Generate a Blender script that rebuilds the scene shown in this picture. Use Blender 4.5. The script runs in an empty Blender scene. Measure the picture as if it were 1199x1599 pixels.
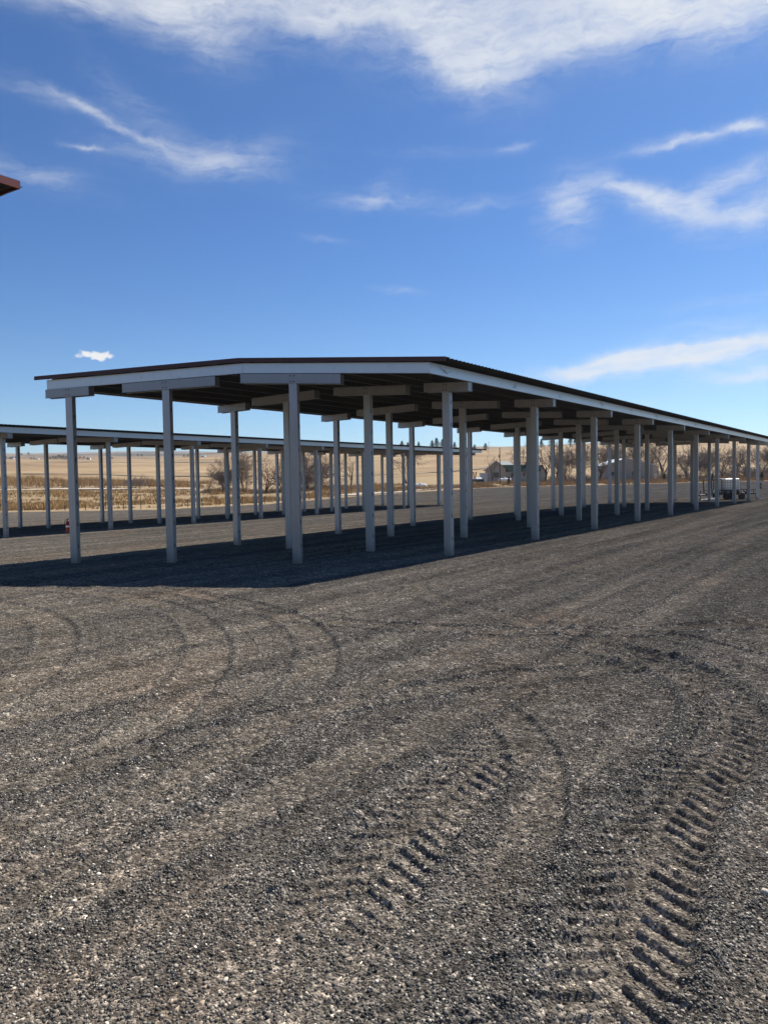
import bpy, bmesh, math, random
import numpy as np
from mathutils import Vector, Matrix
random.seed(7); rng = np.random.default_rng(11)
SC = bpy.context.scene
COL = SC.collection
R = math.radians

# ------------------------------------------------------------------ camera
YAW, PITCH, ROLL, FPX = 0.6210, -0.0410, -0.0161, 1151.0
CAMZ = 2.2
fw = Vector((-math.sin(YAW)*math.cos(PITCH), math.cos(YAW)*math.cos(PITCH), math.sin(PITCH)))
rt = Vector((math.cos(YAW), math.sin(YAW), 0)); up = rt.cross(fw)
rt2 = rt*math.cos(ROLL)+up*math.sin(ROLL); up2 = up*math.cos(ROLL)-rt*math.sin(ROLL)
cd = bpy.data.cameras.new("camera"); cam = bpy.data.objects.new("camera", cd); COL.objects.link(cam)
cam.matrix_world = Matrix(((rt2.x, up2.x, -fw.x, 0), (rt2.y, up2.y, -fw.y, 0), (rt2.z, up2.z, -fw.z, CAMZ), (0, 0, 0, 1)))
cd.sensor_fit = 'VERTICAL'; cd.sensor_height = 36; cd.lens = FPX/1599*36
cd.clip_start = .1; cd.clip_end = 20000
SC.camera = cam

# ------------------------------------------------------------------ light and exposure
SUN = Vector((.80, 5.32, 5.73)).normalized()
SUN_EL = math.asin(SUN.z); SUN_AZ = math.atan2(SUN.x, SUN.y)
SC.view_settings.view_transform = 'Standard'; SC.view_settings.look = 'None'
SC.view_settings.exposure = 0.85; SC.view_settings.gamma = 1
SC.render.resolution_x = 767; SC.render.resolution_y = 1024
sl = bpy.data.lights.new("sun", 'SUN'); sl.energy = 5.0; sl.angle = R(.5); sl.color = (1, .95, .87)
so = bpy.data.objects.new("sun", sl); COL.objects.link(so)
so.rotation_euler = (-SUN).to_track_quat('-Z', 'Y').to_euler(); so.location = (0, 0, 60)

class NT:
    def __init__(s, tree): s.t = tree; s.t.nodes.clear()
    def n(s, ty, **k):
        nd = s.t.nodes.new(ty)
        for a, b in k.items(): setattr(nd, a, b)
        return nd
    def set(s, sock, v):
        if isinstance(v, bpy.types.NodeSocket): s.t.links.new(v, sock)
        elif isinstance(v, bpy.types.Node): s.t.links.new(v.outputs[0], sock)
        else:
            try: sock.default_value = v
            except Exception: sock.default_value = (*v, 1)
    def m(s, op, a, b=0.0, c=None, clamp=False):
        nd = s.n('ShaderNodeMath', operation=op, use_clamp=clamp)
        s.set(nd.inputs[0], a); s.set(nd.inputs[1], b)
        if c is not None: s.set(nd.inputs[2], c)
        return nd.outputs[0]
    def mix(s, f, a, b, mode='MIX'):
        nd = s.n('ShaderNodeMix', data_type='RGBA', blend_type=mode)
        s.set(nd.inputs[0], f); s.set(nd.inputs[6], a); s.set(nd.inputs[7], b)
        return nd.outputs[2]
    def noise(s, vec, scale, detail=4, rough=.55, dist=0.0, out=0):
        nd = s.n('ShaderNodeTexNoise'); 
        if vec is not None: s.set(nd.inputs['Vector'], vec)
        nd.inputs['Scale'].default_value = scale; nd.inputs['Detail'].default_value = detail
        nd.inputs['Roughness'].default_value = rough; nd.inputs['Distortion'].default_value = dist
        return nd.outputs[out]
    def ramp(s, f, stops):
        nd = s.n('ShaderNodeValToRGB'); s.set(nd.inputs[0], f)
        cr = nd.color_ramp
        while len(cr.elements) < len(stops): cr.elements.new(.5)
        for e, (p, c) in zip(cr.elements, stops):
            e.position = p; e.color = (*c, 1) if not isinstance(c, (int, float)) else (c, c, c, 1)
        return nd.outputs[0]
    def step(s, v, a, b):
        nd = s.n('ShaderNodeMapRange', interpolation_type='SMOOTHSTEP')
        s.set(nd.inputs[0], v); nd.inputs[1].default_value = a; nd.inputs[2].default_value = b
        return nd.outputs[0]
    def mapping(s, vec, scale=(1, 1, 1), rot=(0, 0, 0)):
        nd = s.n('ShaderNodeMapping'); s.set(nd.inputs[0], vec); nd.inputs[3].default_value = scale; nd.inputs[2].default_value = rot
        return nd.outputs[0]

# ------------------------------------------------------------------ sky with cirrus at fixed compass directions
world = bpy.data.worlds.new("World"); SC.world = world; world.use_nodes = True
w = NT(world.node_tree)
sky = w.n('ShaderNodeTexSky', sky_type='NISHITA'); sky.sun_disc = False
sky.sun_elevation = SUN_EL; sky.sun_rotation = SUN_AZ; sky.altitude = 1200; sky.air_density = 1.0; sky.dust_density = .8; sky.ozone_density = 3.0
tc = w.n('ShaderNodeTexCoord'); D = tc.outputs['Generated']
sep = w.n('ShaderNodeSeparateXYZ'); w.set(sep.inputs[0], D)
az = w.m('ARCTAN2', sep.outputs[0], sep.outputs[1])
el = w.m('ARCSINE', sep.outputs[2])
comb = w.n('ShaderNodeCombineXYZ'); w.set(comb.inputs[0], az); w.set(comb.inputs[1], el)
AE = comb.outputs[0]
def skydir(px, py):
    u = (px-599.5)/FPX; v = (752.2-px*.0161+9.6-py)/FPX
    return -YAW+math.atan(u), math.atan(v/math.sqrt(1+u*u))
wn = w.noise(AE, 9, 6, .62, 0, 1)
vs = w.n('ShaderNodeVectorMath', operation='SUBTRACT'); w.set(vs.inputs[0], wn); vs.inputs[1].default_value = (.5, .5, .5)
vm = w.n('ShaderNodeVectorMath', operation='MULTIPLY'); w.set(vm.inputs[0], vs.outputs[0]); vm.inputs[1].default_value = (.075, .042, 0)
va = w.n('ShaderNodeVectorMath', operation='ADD'); w.set(va.inputs[0], AE); w.set(va.inputs[1], vm.outputs[0])
AEW = va.outputs[0]
# cirrus patches at their bearings: (x, y, half-width, half-height, tilt, strength)
CL = [(600, 10, 420, 60, 0, 1.0), (330, 72, 70, 42, -.3, .62), (520, 45, 120, 42, 0, .55), (730, 105, 75, 48, -.5, .95), (960, 40, 270, 58, .05, 1.0), (120, 5, 200, 36, .05, .75), (1160, 30, 120, 52, 0, .75), (840, 95, 120, 30, .1, .5),
 (100, 165, 90, 15, -.15, .48), (190, 202, 80, 9, -.3, .72), (150, 242, 36, 4, -.1, .62), (320, 258, 115, 26, -.05, .68), (230, 170, 70, 26, -.5, .32), (70, 278, 85, 20, -.15, .50), (420, 245, 70, 24, .2, .3),
 (585, 318, 75, 13, .03, .55), (600, 300, 30, 18, .5, .3), (812, 232, 24, 8, 0, .42), (740, 325, 70, 13, 0, .36), (515, 378, 34, 6, -.1, .3), (630, 454, 34, 6, -.05, .34), (700, 240, 90, 8, 0, .2),
 (893, 330, 38, 48, -.7, .78), (1035, 236, 62, 9, .08, .72), (1180, 205, 38, 12, -.2, .95), (1110, 218, 50, 9, .1, .6), (1050, 325, 110, 20, -.32, .74), (1130, 288, 95, 20, .15, .85), (1185, 332, 50, 30, .2, .9), (985, 300, 55, 13, -.25, .6), (1080, 350, 60, 30, -.5, .5),
 (1060, 562, 200, 20, .10, 1.0), (1165, 588, 85, 13, 0, .9), (930, 572, 100, 12, .08, .9), (1120, 552, 120, 14, .05, .8), (1160, 470, 90, 14, .05, .34), (1120, 515, 90, 14, .05, .34), (705, 672, 40, 8, 0, .6), (900, 640, 200, 14, .05, .3)]
total = None
for (cx_, cy_, hw, hh, tl, am) in CL:
    a0, e0 = skydir(cx_, cy_); a1, e1 = skydir(cx_+1, cy_); k_ = FPX*(a1-a0); sa = hw*(a1-a0); se = hh*(skydir(cx_, cy_-1)[1]-e0)
    s1 = w.n('ShaderNodeVectorMath', operation='SUBTRACT'); w.set(s1.inputs[0], AEW); s1.inputs[1].default_value = (a0, e0, 0)
    mp = w.n('ShaderNodeVectorRotate', rotation_type='Z_AXIS'); w.set(mp.inputs[0], s1.outputs[0]); mp.inputs['Angle'].default_value = -tl
    sc_ = w.n('ShaderNodeVectorMath', operation='MULTIPLY'); w.set(sc_.inputs[0], mp.outputs[0]); sc_.inputs[1].default_value = (1/sa, 1/se, 0)
    dt = w.n('ShaderNodeVectorMath', operation='DOT_PRODUCT'); w.set(dt.inputs[0], sc_.outputs[0]); w.set(dt.inputs[1], sc_.outputs[0])
    g = w.m('MULTIPLY', w.m('EXPONENT', w.m('MULTIPLY', dt.outputs['Value'], -.9)), am)
    total = g if total is None else w.m('ADD', total, g)
total = w.m('MINIMUM', total, 1.15)
st = w.noise(w.mapping(AEW, (6, 30, 1), (0, 0, .16)), 2.2, 12, .65, .5)
st2 = w.noise(w.mapping(AEW, (10, 26, 1), (0, 0, -.45)), 2.2, 12, .64, .9)
fib = w.m('ADD', w.m('MULTIPLY', st, .6), w.m('MULTIPLY', st2, .4))
soft = w.noise(AE, 5, 5, .55)
cut = w.step(w.m('ADD', fib, w.m('MULTIPLY', total, .10)), .34, .74)
body = w.m('MULTIPLY', w.step(total, .45, 1.1), .42)
dens = w.m('MULTIPLY', w.m('POWER', total, 1.1), w.m('ADD', body, w.m('MULTIPLY', cut, w.m('SUBTRACT', 1.0, body))))
dens = w.m('MULTIPLY', dens, w.m('ADD', .28, w.m('MULTIPLY', soft, 1.0)), clamp=True)
# one small cumulus low on the left
s1 = w.n('ShaderNodeVectorMath', operation='SUBTRACT'); w.set(s1.inputs[0], AEW); s1.inputs[1].default_value = (*skydir(150, 556), 0)
sc_ = w.n('ShaderNodeVectorMath', operation='MULTIPLY'); w.set(sc_.inputs[0], s1.outputs[0]); sc_.inputs[1].default_value = (1/.024, 1/.0056, 0)
dt = w.n('ShaderNodeVectorMath', operation='DOT_PRODUCT'); w.set(dt.inputs[0], sc_.outputs[0]); w.set(dt.inputs[1], sc_.outputs[0])
cn = w.noise(AE, 130, 5, .6)
cum = w.step(w.m('ADD', w.m('EXPONENT', w.m('MULTIPLY', dt.outputs['Value'], -.7)), w.m('MULTIPLY', w.m('SUBTRACT', cn, .5), 1.1)), .42, .8)
skyc = w.mix(1.0, sky.outputs[0], (.60, .93, 1.30), 'MULTIPLY')
low = w.step(el, .34, .0)
skyc = w.mix(low, skyc, w.mix(1.0, skyc, (1.55, 1.24, 1.0), 'MULTIPLY'))
lum = 9.5
c1 = w.mix(w.m('MULTIPLY', dens, .92), skyc, (lum*.93, lum*.97, lum*1.02))
c2 = w.mix(w.m('MULTIPLY', cum, .95), c1, (lum*1.05, lum*1.05, lum*1.05))
bg = w.n('ShaderNodeBackground'); w.set(bg.inputs[0], c2); bg.inputs[1].default_value = .05
wo = w.n('ShaderNodeOutputWorld'); w.set(wo.inputs[0], bg.outputs[0])

# ------------------------------------------------------------------ helpers
def mat(name, fn):
    m = bpy.data.materials.new(name); m.use_nodes = True
    t = NT(m.node_tree); b = t.n('ShaderNodeBsdfPrincipled'); o = t.n('ShaderNodeOutputMaterial'); t.set(o.inputs[0], b.outputs[0])
    t.b = b; fn(t, b.inputs); return m
def obco(t): return t.n('ShaderNodeTexCoord').outputs['Object']
def bump(t, b, h, strength=.3, dist=.01):
    bn = t.n('ShaderNodeBump'); bn.inputs['Strength'].default_value = strength; bn.inputs['Distance'].default_value = dist
    t.set(bn.inputs['Height'], h); t.set(b['Normal'], bn.outputs[0])
def simple(name, col, rough=.7, metal=0.0, var=.25, scale=3.0, spec=None):
    def f(t, b):
        n = t.noise(obco(t), scale, 5, .6)
        c = t.mix(n, [x*(1-var) for x in col], [min(1, x*(1+var)) for x in col]); t.set(b['Base Color'], c)
        b['Roughness'].default_value = rough; b['Metallic'].default_value = metal
        if spec is not None: b['Specular IOR Level'].default_value = spec
    return mat(name, f)

class MB:
    def __init__(s): s.v = []; s.f = []; s.mi = []; s.cur = 0
    def box(s, x0, x1, y0, y1, z0, z1):
        s.hexa([(x0, y0, z0), (x1, y0, z0), (x1, y1, z0), (x0, y1, z0), (x0, y0, z1), (x1, y0, z1), (x1, y1, z1), (x0, y1, z1)])
    def hexa(s, p):
        k = len(s.v); s.v += [tuple(q) for q in p]
        for q in ((3, 2, 1, 0), (4, 5, 6, 7), (0, 1, 5, 4), (1, 2, 6, 5), (2, 3, 7, 6), (3, 0, 4, 7)): s.f.append(tuple(k+i for i in q)); s.mi.append(s.cur)
    def face(s, p):
        k = len(s.v); s.v += [tuple(q) for q in p]; s.f.append(tuple(range(k, k+len(p)))); s.mi.append(s.cur)
    def tube(s, pts, rad, n=8, cap=True):
        pts = [Vector(p) for p in pts]; k0 = len(s.v)
        if not isinstance(rad, (list, tuple)): rad = [rad]*len(pts)
        pu = None
        for i, p in enumerate(pts):
            d = (pts[min(i+1, len(pts)-1)]-pts[max(i-1, 0)]).normalized()
            u = pu if pu is not None else d.orthogonal()
            u = (u-d*u.dot(d)); u = u.normalized() if u.length > 1e-6 else d.orthogonal().normalized(); pu = u; v = d.cross(u)
            for j in range(n):
                a = 2*math.pi*j/n; s.v.append(tuple(p+(u*math.cos(a)+v*math.sin(a))*rad[i]))
        for i in range(len(pts)-1):
            for j in range(n):
                a = k0+i*n+j; b = k0+i*n+(j+1) % n; s.f.append((a, b, b+n, a+n)); s.mi.append(s.cur)
        if cap:
            s.f.append(tuple(k0+j for j in range(n))[::-1]); s.mi.append(s.cur)
            s.f.append(tuple(k0+(len(pts)-1)*n+j for j in range(n))); s.mi.append(s.cur)
    def lathe(s, prof, c=(0, 0, 0), axis='Z', n=20):
        k0 = len(s.v)
        for (r, h) in prof:
            for j in range(n):
                a = 2*math.pi*j/n; x, y = r*math.cos(a), r*math.sin(a)
                q = (x, y, h) if axis == 'Z' else ((h, x, y) if axis == 'X' else (x, h, y))
                s.v.append((q[0]+c[0], q[1]+c[1], q[2]+c[2]))
        for i in range(len(prof)-1):
            for j in range(n):
                a = k0+i*n+j; b = k0+i*n+(j+1) % n; s.f.append((a, b, b+n, a+n)); s.mi.append(s.cur)
        s.f.append(tuple(k0+j for j in range(n))[::-1]); s.mi.append(s.cur)
        s.f.append(tuple(k0+(len(prof)-1)*n+j for j in range(n))); s.mi.append(s.cur)
    def build(s, name, mats, parent=None, loc=None, rz=None, smooth=False):
        me = bpy.data.meshes.new(name); me.from_pydata(s.v, [], s.f)
        if not isinstance(mats, (list, tuple)): mats = [mats]
        for m in mats: me.materials.append(m)
        if len(mats) > 1: me.polygons.foreach_set('material_index', s.mi)
        if smooth: me.shade_smooth()
        me.update(); bm = bmesh.new(); bm.from_mesh(me); bmesh.ops.recalc_face_normals(bm, faces=bm.faces); bm.to_mesh(me); bm.free()
        return link(name, me, parent, loc, rz)
def link(name, me, parent=None, loc=None, rz=None):
    o = bpy.data.objects.new(name, me); COL.objects.link(o)
    if parent: o.parent = parent
    if loc is not None: o.location = loc
    if rz is not None: o.rotation_euler.z = rz
    return o
def npmesh(name, V, F, m, parent=None, smooth=False):
    me = bpy.data.meshes.new(name); V = np.asarray(V, np.float32); F = np.asarray(F, np.int32); k = F.shape[1]
    me.vertices.add(len(V)); me.vertices.foreach_set('co', V.ravel())
    me.loops.add(F.size); me.loops.foreach_set('vertex_index', F.ravel())
    me.polygons.add(len(F)); me.polygons.foreach_set('loop_start', np.arange(0, F.size, k, dtype=np.int32))
    me.polygons.foreach_set('loop_total', np.full(len(F), k, np.int32))
    me.materials.append(m)
    me.update(calc_edges=True)
    if smooth: me.shade_smooth()
    o = bpy.data.objects.new(name, me); COL.objects.link(o)
    if parent: o.parent = parent
    return o
def tag(o, label=None, cat=None, group=None, kind=None):
    if label: o['label'] = label
    if cat: o['category'] = cat
    if group: o['group'] = group
    if kind: o['kind'] = kind
    return o
def empty(name, loc=(0, 0, 0), rz=0.0):
    o = bpy.data.objects.new(name, None); COL.objects.link(o); o.location = loc; o.rotation_euler.z = rz; o.empty_display_size = .3; return o
def copy_tree(o, parent=None):
    c = o.copy(); COL.objects.link(c)
    if parent: c.parent = parent
    for ch in list(o.children): copy_tree(ch, c)
    return c

# vectorised value noise
def vnoise(x, y, seed=0):
    xi = np.floor(x).astype(np.int64); yi = np.floor(y).astype(np.int64); fx = x-xi; fy = y-yi
    fx = fx*fx*(3-2*fx); fy = fy*fy*(3-2*fy)
    def h(a, b):
        n = (a*374761393+b*668265263+seed*1442695041) & 0xffffffff; n = ((n ^ (n >> 13))*1274126177) & 0xffffffff; return ((n ^ (n >> 16)) & 0xffff)/65535.0
    return (h(xi, yi)*(1-fx)+h(xi+1, yi)*fx)*(1-fy)+(h(xi, yi+1)*(1-fx)+h(xi+1, yi+1)*fx)*fy
def fbm(x, y, oct=4, seed=0, g=.5):
    s = 0; a = 1; t = 0
    for i in range(oct): s = s+a*vnoise(x*2**i+i*17.3, y*2**i+i*9.1, seed+i); t += a; a *= g
    return s/t
def sm(t): t = np.clip(t, 0, 1); return t*t*(3-2*t)

# ------------------------------------------------------------------ the lie of the land
GX, GY = .0131, .0020
FH = np.array((-math.sin(YAW), math.cos(YAW))); RH = np.array((math.cos(YAW), math.sin(YAW)))
def hor(px): return 761.9-19.4*px/1199                     # level line of the survey sheet
# survey columns: (offset bearing, [(distance, level reading)...]); the first reading is the edge of the gravel
SURV = [(-500, [(100, 806), (115, 797), (150, 778), (190, 771), (230, 764), (250, 757), (330, 745), (500, 733), (700, 726), (1000, 724), (2200, 717), (3600, 714)]),
 (0, [(100, 800), (115, 792), (150, 773), (190, 766), (230, 759), (250, 752), (330, 740), (500, 728), (700, 721), (1000, 719), (2200, 712), (3600, 709.5)]),
 (240, [(100, 795.5), (115, 787), (150, 771), (190, 765), (230, 760), (250, 756), (330, 743), (500, 730), (700, 722), (1000, 717), (2200, 711), (3600, 705)]),
 (420, [(108, 787), (122, 780), (160, 771), (190, 768), (230, 760), (250, 756), (330, 744), (500, 729), (700, 716), (1000, 711), (2200, 709.5), (3600, 707)]),
 (600, [(140, 772), (150, 766), (180, 760), (200, 757), (230, 752), (250, 750), (330, 739), (500, 719), (700, 703), (1000, 701), (2200, 706), (3600, 706)]),
 (780, [(180, 760.5), (190, 757), (205, 754), (215, 752.5), (230, 751), (250, 749), (330, 736), (500, 716), (700, 703), (1000, 703), (2200, 702), (3600, 699)]),
 (950, [(190, 756.5), (198, 755), (210, 753.5), (220, 752), (240, 750), (260, 747), (330, 730), (500, 702), (700, 692), (1000, 691), (2200, 700), (3600, 698)]),
 (1199, [(195, 750.5), (203, 748.5), (215, 747), (225, 746), (240, 744), (260, 741), (330, 724), (500, 697), (700, 686), (1000, 685), (2200, 695), (3600, 694)]),
 (1900, [(195, 742), (203, 740), (215, 738), (225, 737), (240, 735), (260, 732), (330, 715), (500, 690), (700, 680), (1000, 680), (2200, 690), (3600, 690)])]
US = np.array([(c-599.5)/FPX for c, _ in SURV])
DT = np.array([[d for d, _ in l] for _, l in SURV], float)
ZT = np.array([[CAMZ+d*(hor(c)-y)/FPX for d, y in l] for c, l in SURV])
def udepth(x, y):
    d = x*FH[0]+y*FH[1]; l = x*RH[0]+y*RH[1]; a = np.clip(np.arctan2(l, d), -.95, .95); r = np.hypot(x, y)
    return np.tan(a), r*np.cos(a)
def colmix(u, T):
    i = np.clip(np.searchsorted(US, u)-1, 0, len(US)-2); t = np.clip((u-US[i])/(US[i+1]-US[i]), 0, 1)
    return T[i]*(1-t)[:, None]+T[i+1]*t[:, None]
def plane(x, y): return GX*x+GY*y
def edge_d(u): return colmix(u, DT)[:, 0]
def yard_z(x, y):
    x = np.atleast_1d(np.asarray(x, float)); y = np.atleast_1d(np.asarray(y, float)); sh = x.shape; x = x.ravel(); y = y.ravel()
    u, d = udepth(x, y); De = colmix(u, DT)[:, 0]; Ze = colmix(u, ZT)[:, 0]
    k = De/np.maximum(d, 1); pe = plane(x*k, y*k); wgt = sm((d-70)/(De-70))
    z = plane(x, y)*(1-wgt)+Ze*wgt
    back = (x*FH[0]+y*FH[1]) < 0
    return np.where(back, plane(x, y), z).reshape(sh)
def land_z(x, y):
    x = np.atleast_1d(np.asarray(x, float)); y = np.atleast_1d(np.asarray(y, float)); sh = x.shape; x = x.ravel(); y = y.ravel()
    u, d = udepth(x, y); Dm = colmix(u, DT); Zm = colmix(u, ZT)
    z = np.zeros_like(d); ld = np.log(np.maximum(d, 1)); L = np.log(Dm)
    for j in range(Dm.shape[1]-1):
        t = (ld-L[:, j])/(L[:, j+1]-L[:, j]); mk = (t >= 0) & (t < 1); t2 = np.clip(t, 0, 1)
        z = np.where(mk, Zm[:, j]*(1-t2)+Zm[:, j+1]*t2, z)
    z = np.where(ld >= L[:, -1], Zm[:, -1], z)
    z = np.where(d < Dm[:, 0], yard_z(x, y)-.25*sm((Dm[:, 0]-d)/4), z)
    nz = (fbm(x/23, y/23, 4, 5)-.5)*1.1*sm((d-Dm[:, 0])/50)+(fbm(x/160, y/160, 3, 8)-.5)*7*sm((d-330)/500)
    return (z+nz).reshape(sh)
def at(px, d):                                              # a point on the ground at a bearing and a distance
    u = (px-599.5)/FPX; p = FH*d+RH*(u*d); return float(p[0]), float(p[1])
def lz(x, y): return float(land_z([x], [y])[0])
def gz(x, y): return float(yard_z([x], [y])[0])

# ------------------------------------------------------------------ materials
def m_galv(name, base, rough, metal, streak=.2, foot=False):
    def f(t, b):
        co = obco(t); n1 = t.noise(t.mapping(co, (1, 1, .22)), 5, 5, .6); vr = t.n('ShaderNodeTexVoronoi'); t.set(vr.inputs['Vector'], co); vr.inputs['Scale'].default_value = 55
        c = t.mix(n1, [x*(1-streak) for x in base], [x*(1+streak) for x in base])
        bw = t.n('ShaderNodeRGBToBW'); t.set(bw.inputs[0], vr.outputs['Color'])
        c = t.mix(t.m('MULTIPLY', bw.outputs[0], .22), c, [x*1.3 for x in base])
        dn = t.noise(co, 1.7, 6, .7); c = t.mix(t.m('MULTIPLY', t.step(dn, .56, .72), .35), c, (.22, .2, .17))
        sp = t.n('ShaderNodeSeparateXYZ'); t.set(sp.inputs[0], co)
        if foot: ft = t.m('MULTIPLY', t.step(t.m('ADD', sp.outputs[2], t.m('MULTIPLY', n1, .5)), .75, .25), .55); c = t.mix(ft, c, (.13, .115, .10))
        t.set(b['Base Color'], c); b['Metallic'].default_value = metal
        t.set(b['Roughness'], t.m('ADD', t.m('MULTIPLY', n1, .25), rough-.12)); bump(t, b, t.noise(co, 9, 3, .5), .12, .01)
    return mat(name, f)
M = {}
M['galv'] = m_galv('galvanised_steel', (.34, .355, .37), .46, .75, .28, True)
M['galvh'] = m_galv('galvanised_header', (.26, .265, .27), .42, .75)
M['purlin'] = m_galv('galvanised_purlin_shaded', (.08, .082, .085), .5, .4)  # shade under the roof is put into this darker steel colour
M['fascia'] = m_galv('galvanised_fascia', (.50, .51, .52), .38, .8, .14)
M['hole'] = simple('dark_opening', (.012, .012, .013), .9, 0, .1)
M['red'] = simple('red_trim_shaded', (.045, .010, .009), .5, 0, .3, 2)  # trim red with the shade of the end edges put into the colour
M['redlit'] = simple('red_trim_lit', (.17, .024, .020), .5, 0, .3, 2)  # lit copy of the trim red, brightened for light on the eave
M['ink'] = simple('marker_ink', (.03, .03, .035), .7)
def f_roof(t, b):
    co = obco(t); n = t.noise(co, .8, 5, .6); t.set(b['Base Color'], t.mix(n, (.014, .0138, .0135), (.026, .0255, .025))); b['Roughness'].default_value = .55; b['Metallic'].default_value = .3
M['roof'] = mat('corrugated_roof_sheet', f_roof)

def gravel_nodes(t, b, pebble=False):
    g = t.n('ShaderNodeNewGeometry').outputs['Position']
    def vor(sc):
        v = t.n('ShaderNodeTexVoronoi'); t.set(v.inputs['Vector'], g); v.inputs['Scale'].default_value = sc
        bw = t.n('ShaderNodeRGBToBW'); t.set(bw.inputs[0], v.outputs['Color']); return v, bw.outputs[0]
    v1, b1 = vor(62); v2, b2 = vor(24); v3, b3 = vor(8.5); v4, b4 = vor(3.2)
    lo = t.n('ShaderNodeAttribute', attribute_name='loose').outputs['Fac']
    lo = t.m('ADD', lo, t.m('MULTIPLY', t.m('SUBTRACT', t.noise(g, 1.3, 5, .6), .5), .5), clamp=True)
    stone = t.ramp(b1, [(0, (.016, .016, .017)), (.35, (.052, .051, .050)), (.62, (.128, .122, .117)), (.85, (.26, .245, .225)), (1, (.56, .53, .48))])
    fines = t.mix(t.noise(g, 30, 3, .6), (.066, .061, .057), (.138, .129, .121))
    c = t.mix(t.m('ADD', t.m('MULTIPLY', lo, .35), .60), fines, stone)
    c = t.mix(.85, c, t.ramp(b2, [(0, .45), (.5, .92), (.8, 1.2), (1, 2.2)]), 'MULTIPLY')
    c = t.mix(.8, c, t.ramp(b3, [(0, .60), (.5, .98), (.8, 1.15), (1, 1.7)]), 'MULTIPLY')
    c = t.mix(.6, c, t.ramp(b4, [(0, .70), (.5, 1.0), (.8, 1.1), (1, 1.4)]), 'MULTIPLY')
    big = t.noise(t.mapping(g, (1.3, .07, 1)), .8, 6, .62)
    c = t.mix(t.step(big, .38, .62), t.mix(1.0, c, (.76, .76, .76), 'MULTIPLY'), t.mix(1.0, c, (1.20, 1.17, 1.13), 'MULTIPLY'))
    c = t.mix(lo, t.mix(1.0, c, (1.22, 1.17, 1.10), 'MULTIPLY'), t.mix(1.0, c, (.86, .86, .87), 'MULTIPLY'))
    pb = t.noise(g, .33, 4, .6); c = t.mix(t.m('MULTIPLY', t.step(pb, .5, .66), .5), c, t.mix(1.0, c, (1.12, .99, .90), 'MULTIPLY'))
    t.set(b['Base Color'], c); b['Roughness'].default_value = .95; b['Specular IOR Level'].default_value = .0; b['Diffuse Roughness'].default_value = 1.0
    c = t.mix(1.0, c, (1.80, 1.72, 1.57), 'MULTIPLY'); t.set(b['Base Color'], c)
    h = t.m('ADD', t.m('MULTIPLY', v1.outputs['Distance'], -.8), t.m('MULTIPLY', v2.outputs['Distance'], -1.3))
    h = t.m('ADD', h, t.m('MULTIPLY', t.noise(g, 42, 4, .75), 1.0)); h = t.m('ADD', h, t.m('MULTIPLY', v3.outputs['Distance'], -2.2))
    bump(t, b, h, .9, .02)
M['gravel'] = mat('dark_road_gravel', gravel_nodes)
def f_peb(t, b):
    ra = t.n('ShaderNodeAttribute', attribute_name='tone').outputs['Fac']
    c = t.ramp(ra, [(0, (.028, .028, .028)), (.45, (.070, .067, .064)), (.75, (.135, .127, .118)), (.92, (.24, .225, .20)), (1, (.48, .45, .40))])
    g = t.n('ShaderNodeNewGeometry').outputs['Position']
    c = t.mix(t.noise(g, 160, 3, .6), t.mix(1.0, c, (.6, .6, .6), 'MULTIPLY'), t.mix(1.0, c, (1.4, 1.4, 1.4), 'MULTIPLY'))
    c = t.mix(1.0, c, (1.50, 1.44, 1.32), 'MULTIPLY'); t.set(b['Base Color'], c); b['Roughness'].default_value = .9; b['Specular IOR Level'].default_value = .15
M['pebble'] = mat('crushed_stone', f_peb)
def f_field(t, b):
    g = t.n('ShaderNodeNewGeometry').outputs['Position']
    n1 = t.noise(g, .012, 6, .62); n2 = t.noise(g, .11, 6, .65); n3 = t.noise(g, 1.6, 4, .6)
    c = t.mix(t.step(n1, .3, .7), (.19, .125, .065), (.33, .235, .13))
    c = t.mix(t.m('MULTIPLY', t.step(n2, .5, .68), .55), c, (.165, .13, .085))
    c = t.mix(t.m('MULTIPLY', t.step(t.noise(g, .03, 5, .6), .55, .7), .6), c, (.36, .28, .165))
    c = t.mix(n3, t.mix(1.0, c, (.75, .75, .75), 'MULTIPLY'), t.mix(1.0, c, (1.2, 1.2, 1.2), 'MULTIPLY'))
    far = t.step(t.n('ShaderNodeVectorMath', operation='LENGTH').outputs[1], 0, 1)
    ln = t.n('ShaderNodeVectorMath', operation='LENGTH'); t.set(ln.inputs[0], g)
    far = t.step(ln.outputs['Value'], 900, 1500)
    c = t.mix(t.m('MULTIPLY', far, .8), c, t.mix(t.step(t.noise(t.mapping(g, (1, 1, 1)), .004, 6, .65), .45, .58), (.21, .175, .145), (.05, .055, .05)))
    nr = t.step(ln.outputs['Value'], 330, 200)
    c = t.mix(t.m('MULTIPLY', nr, .45), c, t.mix(t.noise(g, .35, 5, .6), (.14, .105, .065), (.34, .265, .16)))
    t.set(b['Base Color'], c); b['Roughness'].default_value = .95; b['Specular IOR Level'].default_value = .1
    bump(t, b, t.noise(g, .5, 6, .7), .6, .5)
M['field'] = mat('dry_grass_field', f_field)
M['straw'] = simple('dry_grass_blades', (.40, .265, .12), .9, 0, .45, .6, .1)
M['straw2'] = simple('dry_brush_stems', (.31, .215, .13), .9, 0, .4, .6, .1)
M['bark'] = simple('bare_tree_bark', (.10, .078, .062), .9, 0, .35, 1.5, .1)
M['twig'] = simple('bare_tree_twigs', (.20, .16, .13), .9, 0, .3, 1, .1)
M['redtwig'] = simple('reddish_bare_wood', (.17, .09, .06), .9, 0, .3, 1, .1)
M['needle'] = simple('pine_needles', (.028, .045, .024), .85, 0, .5, .7, .1)
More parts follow.
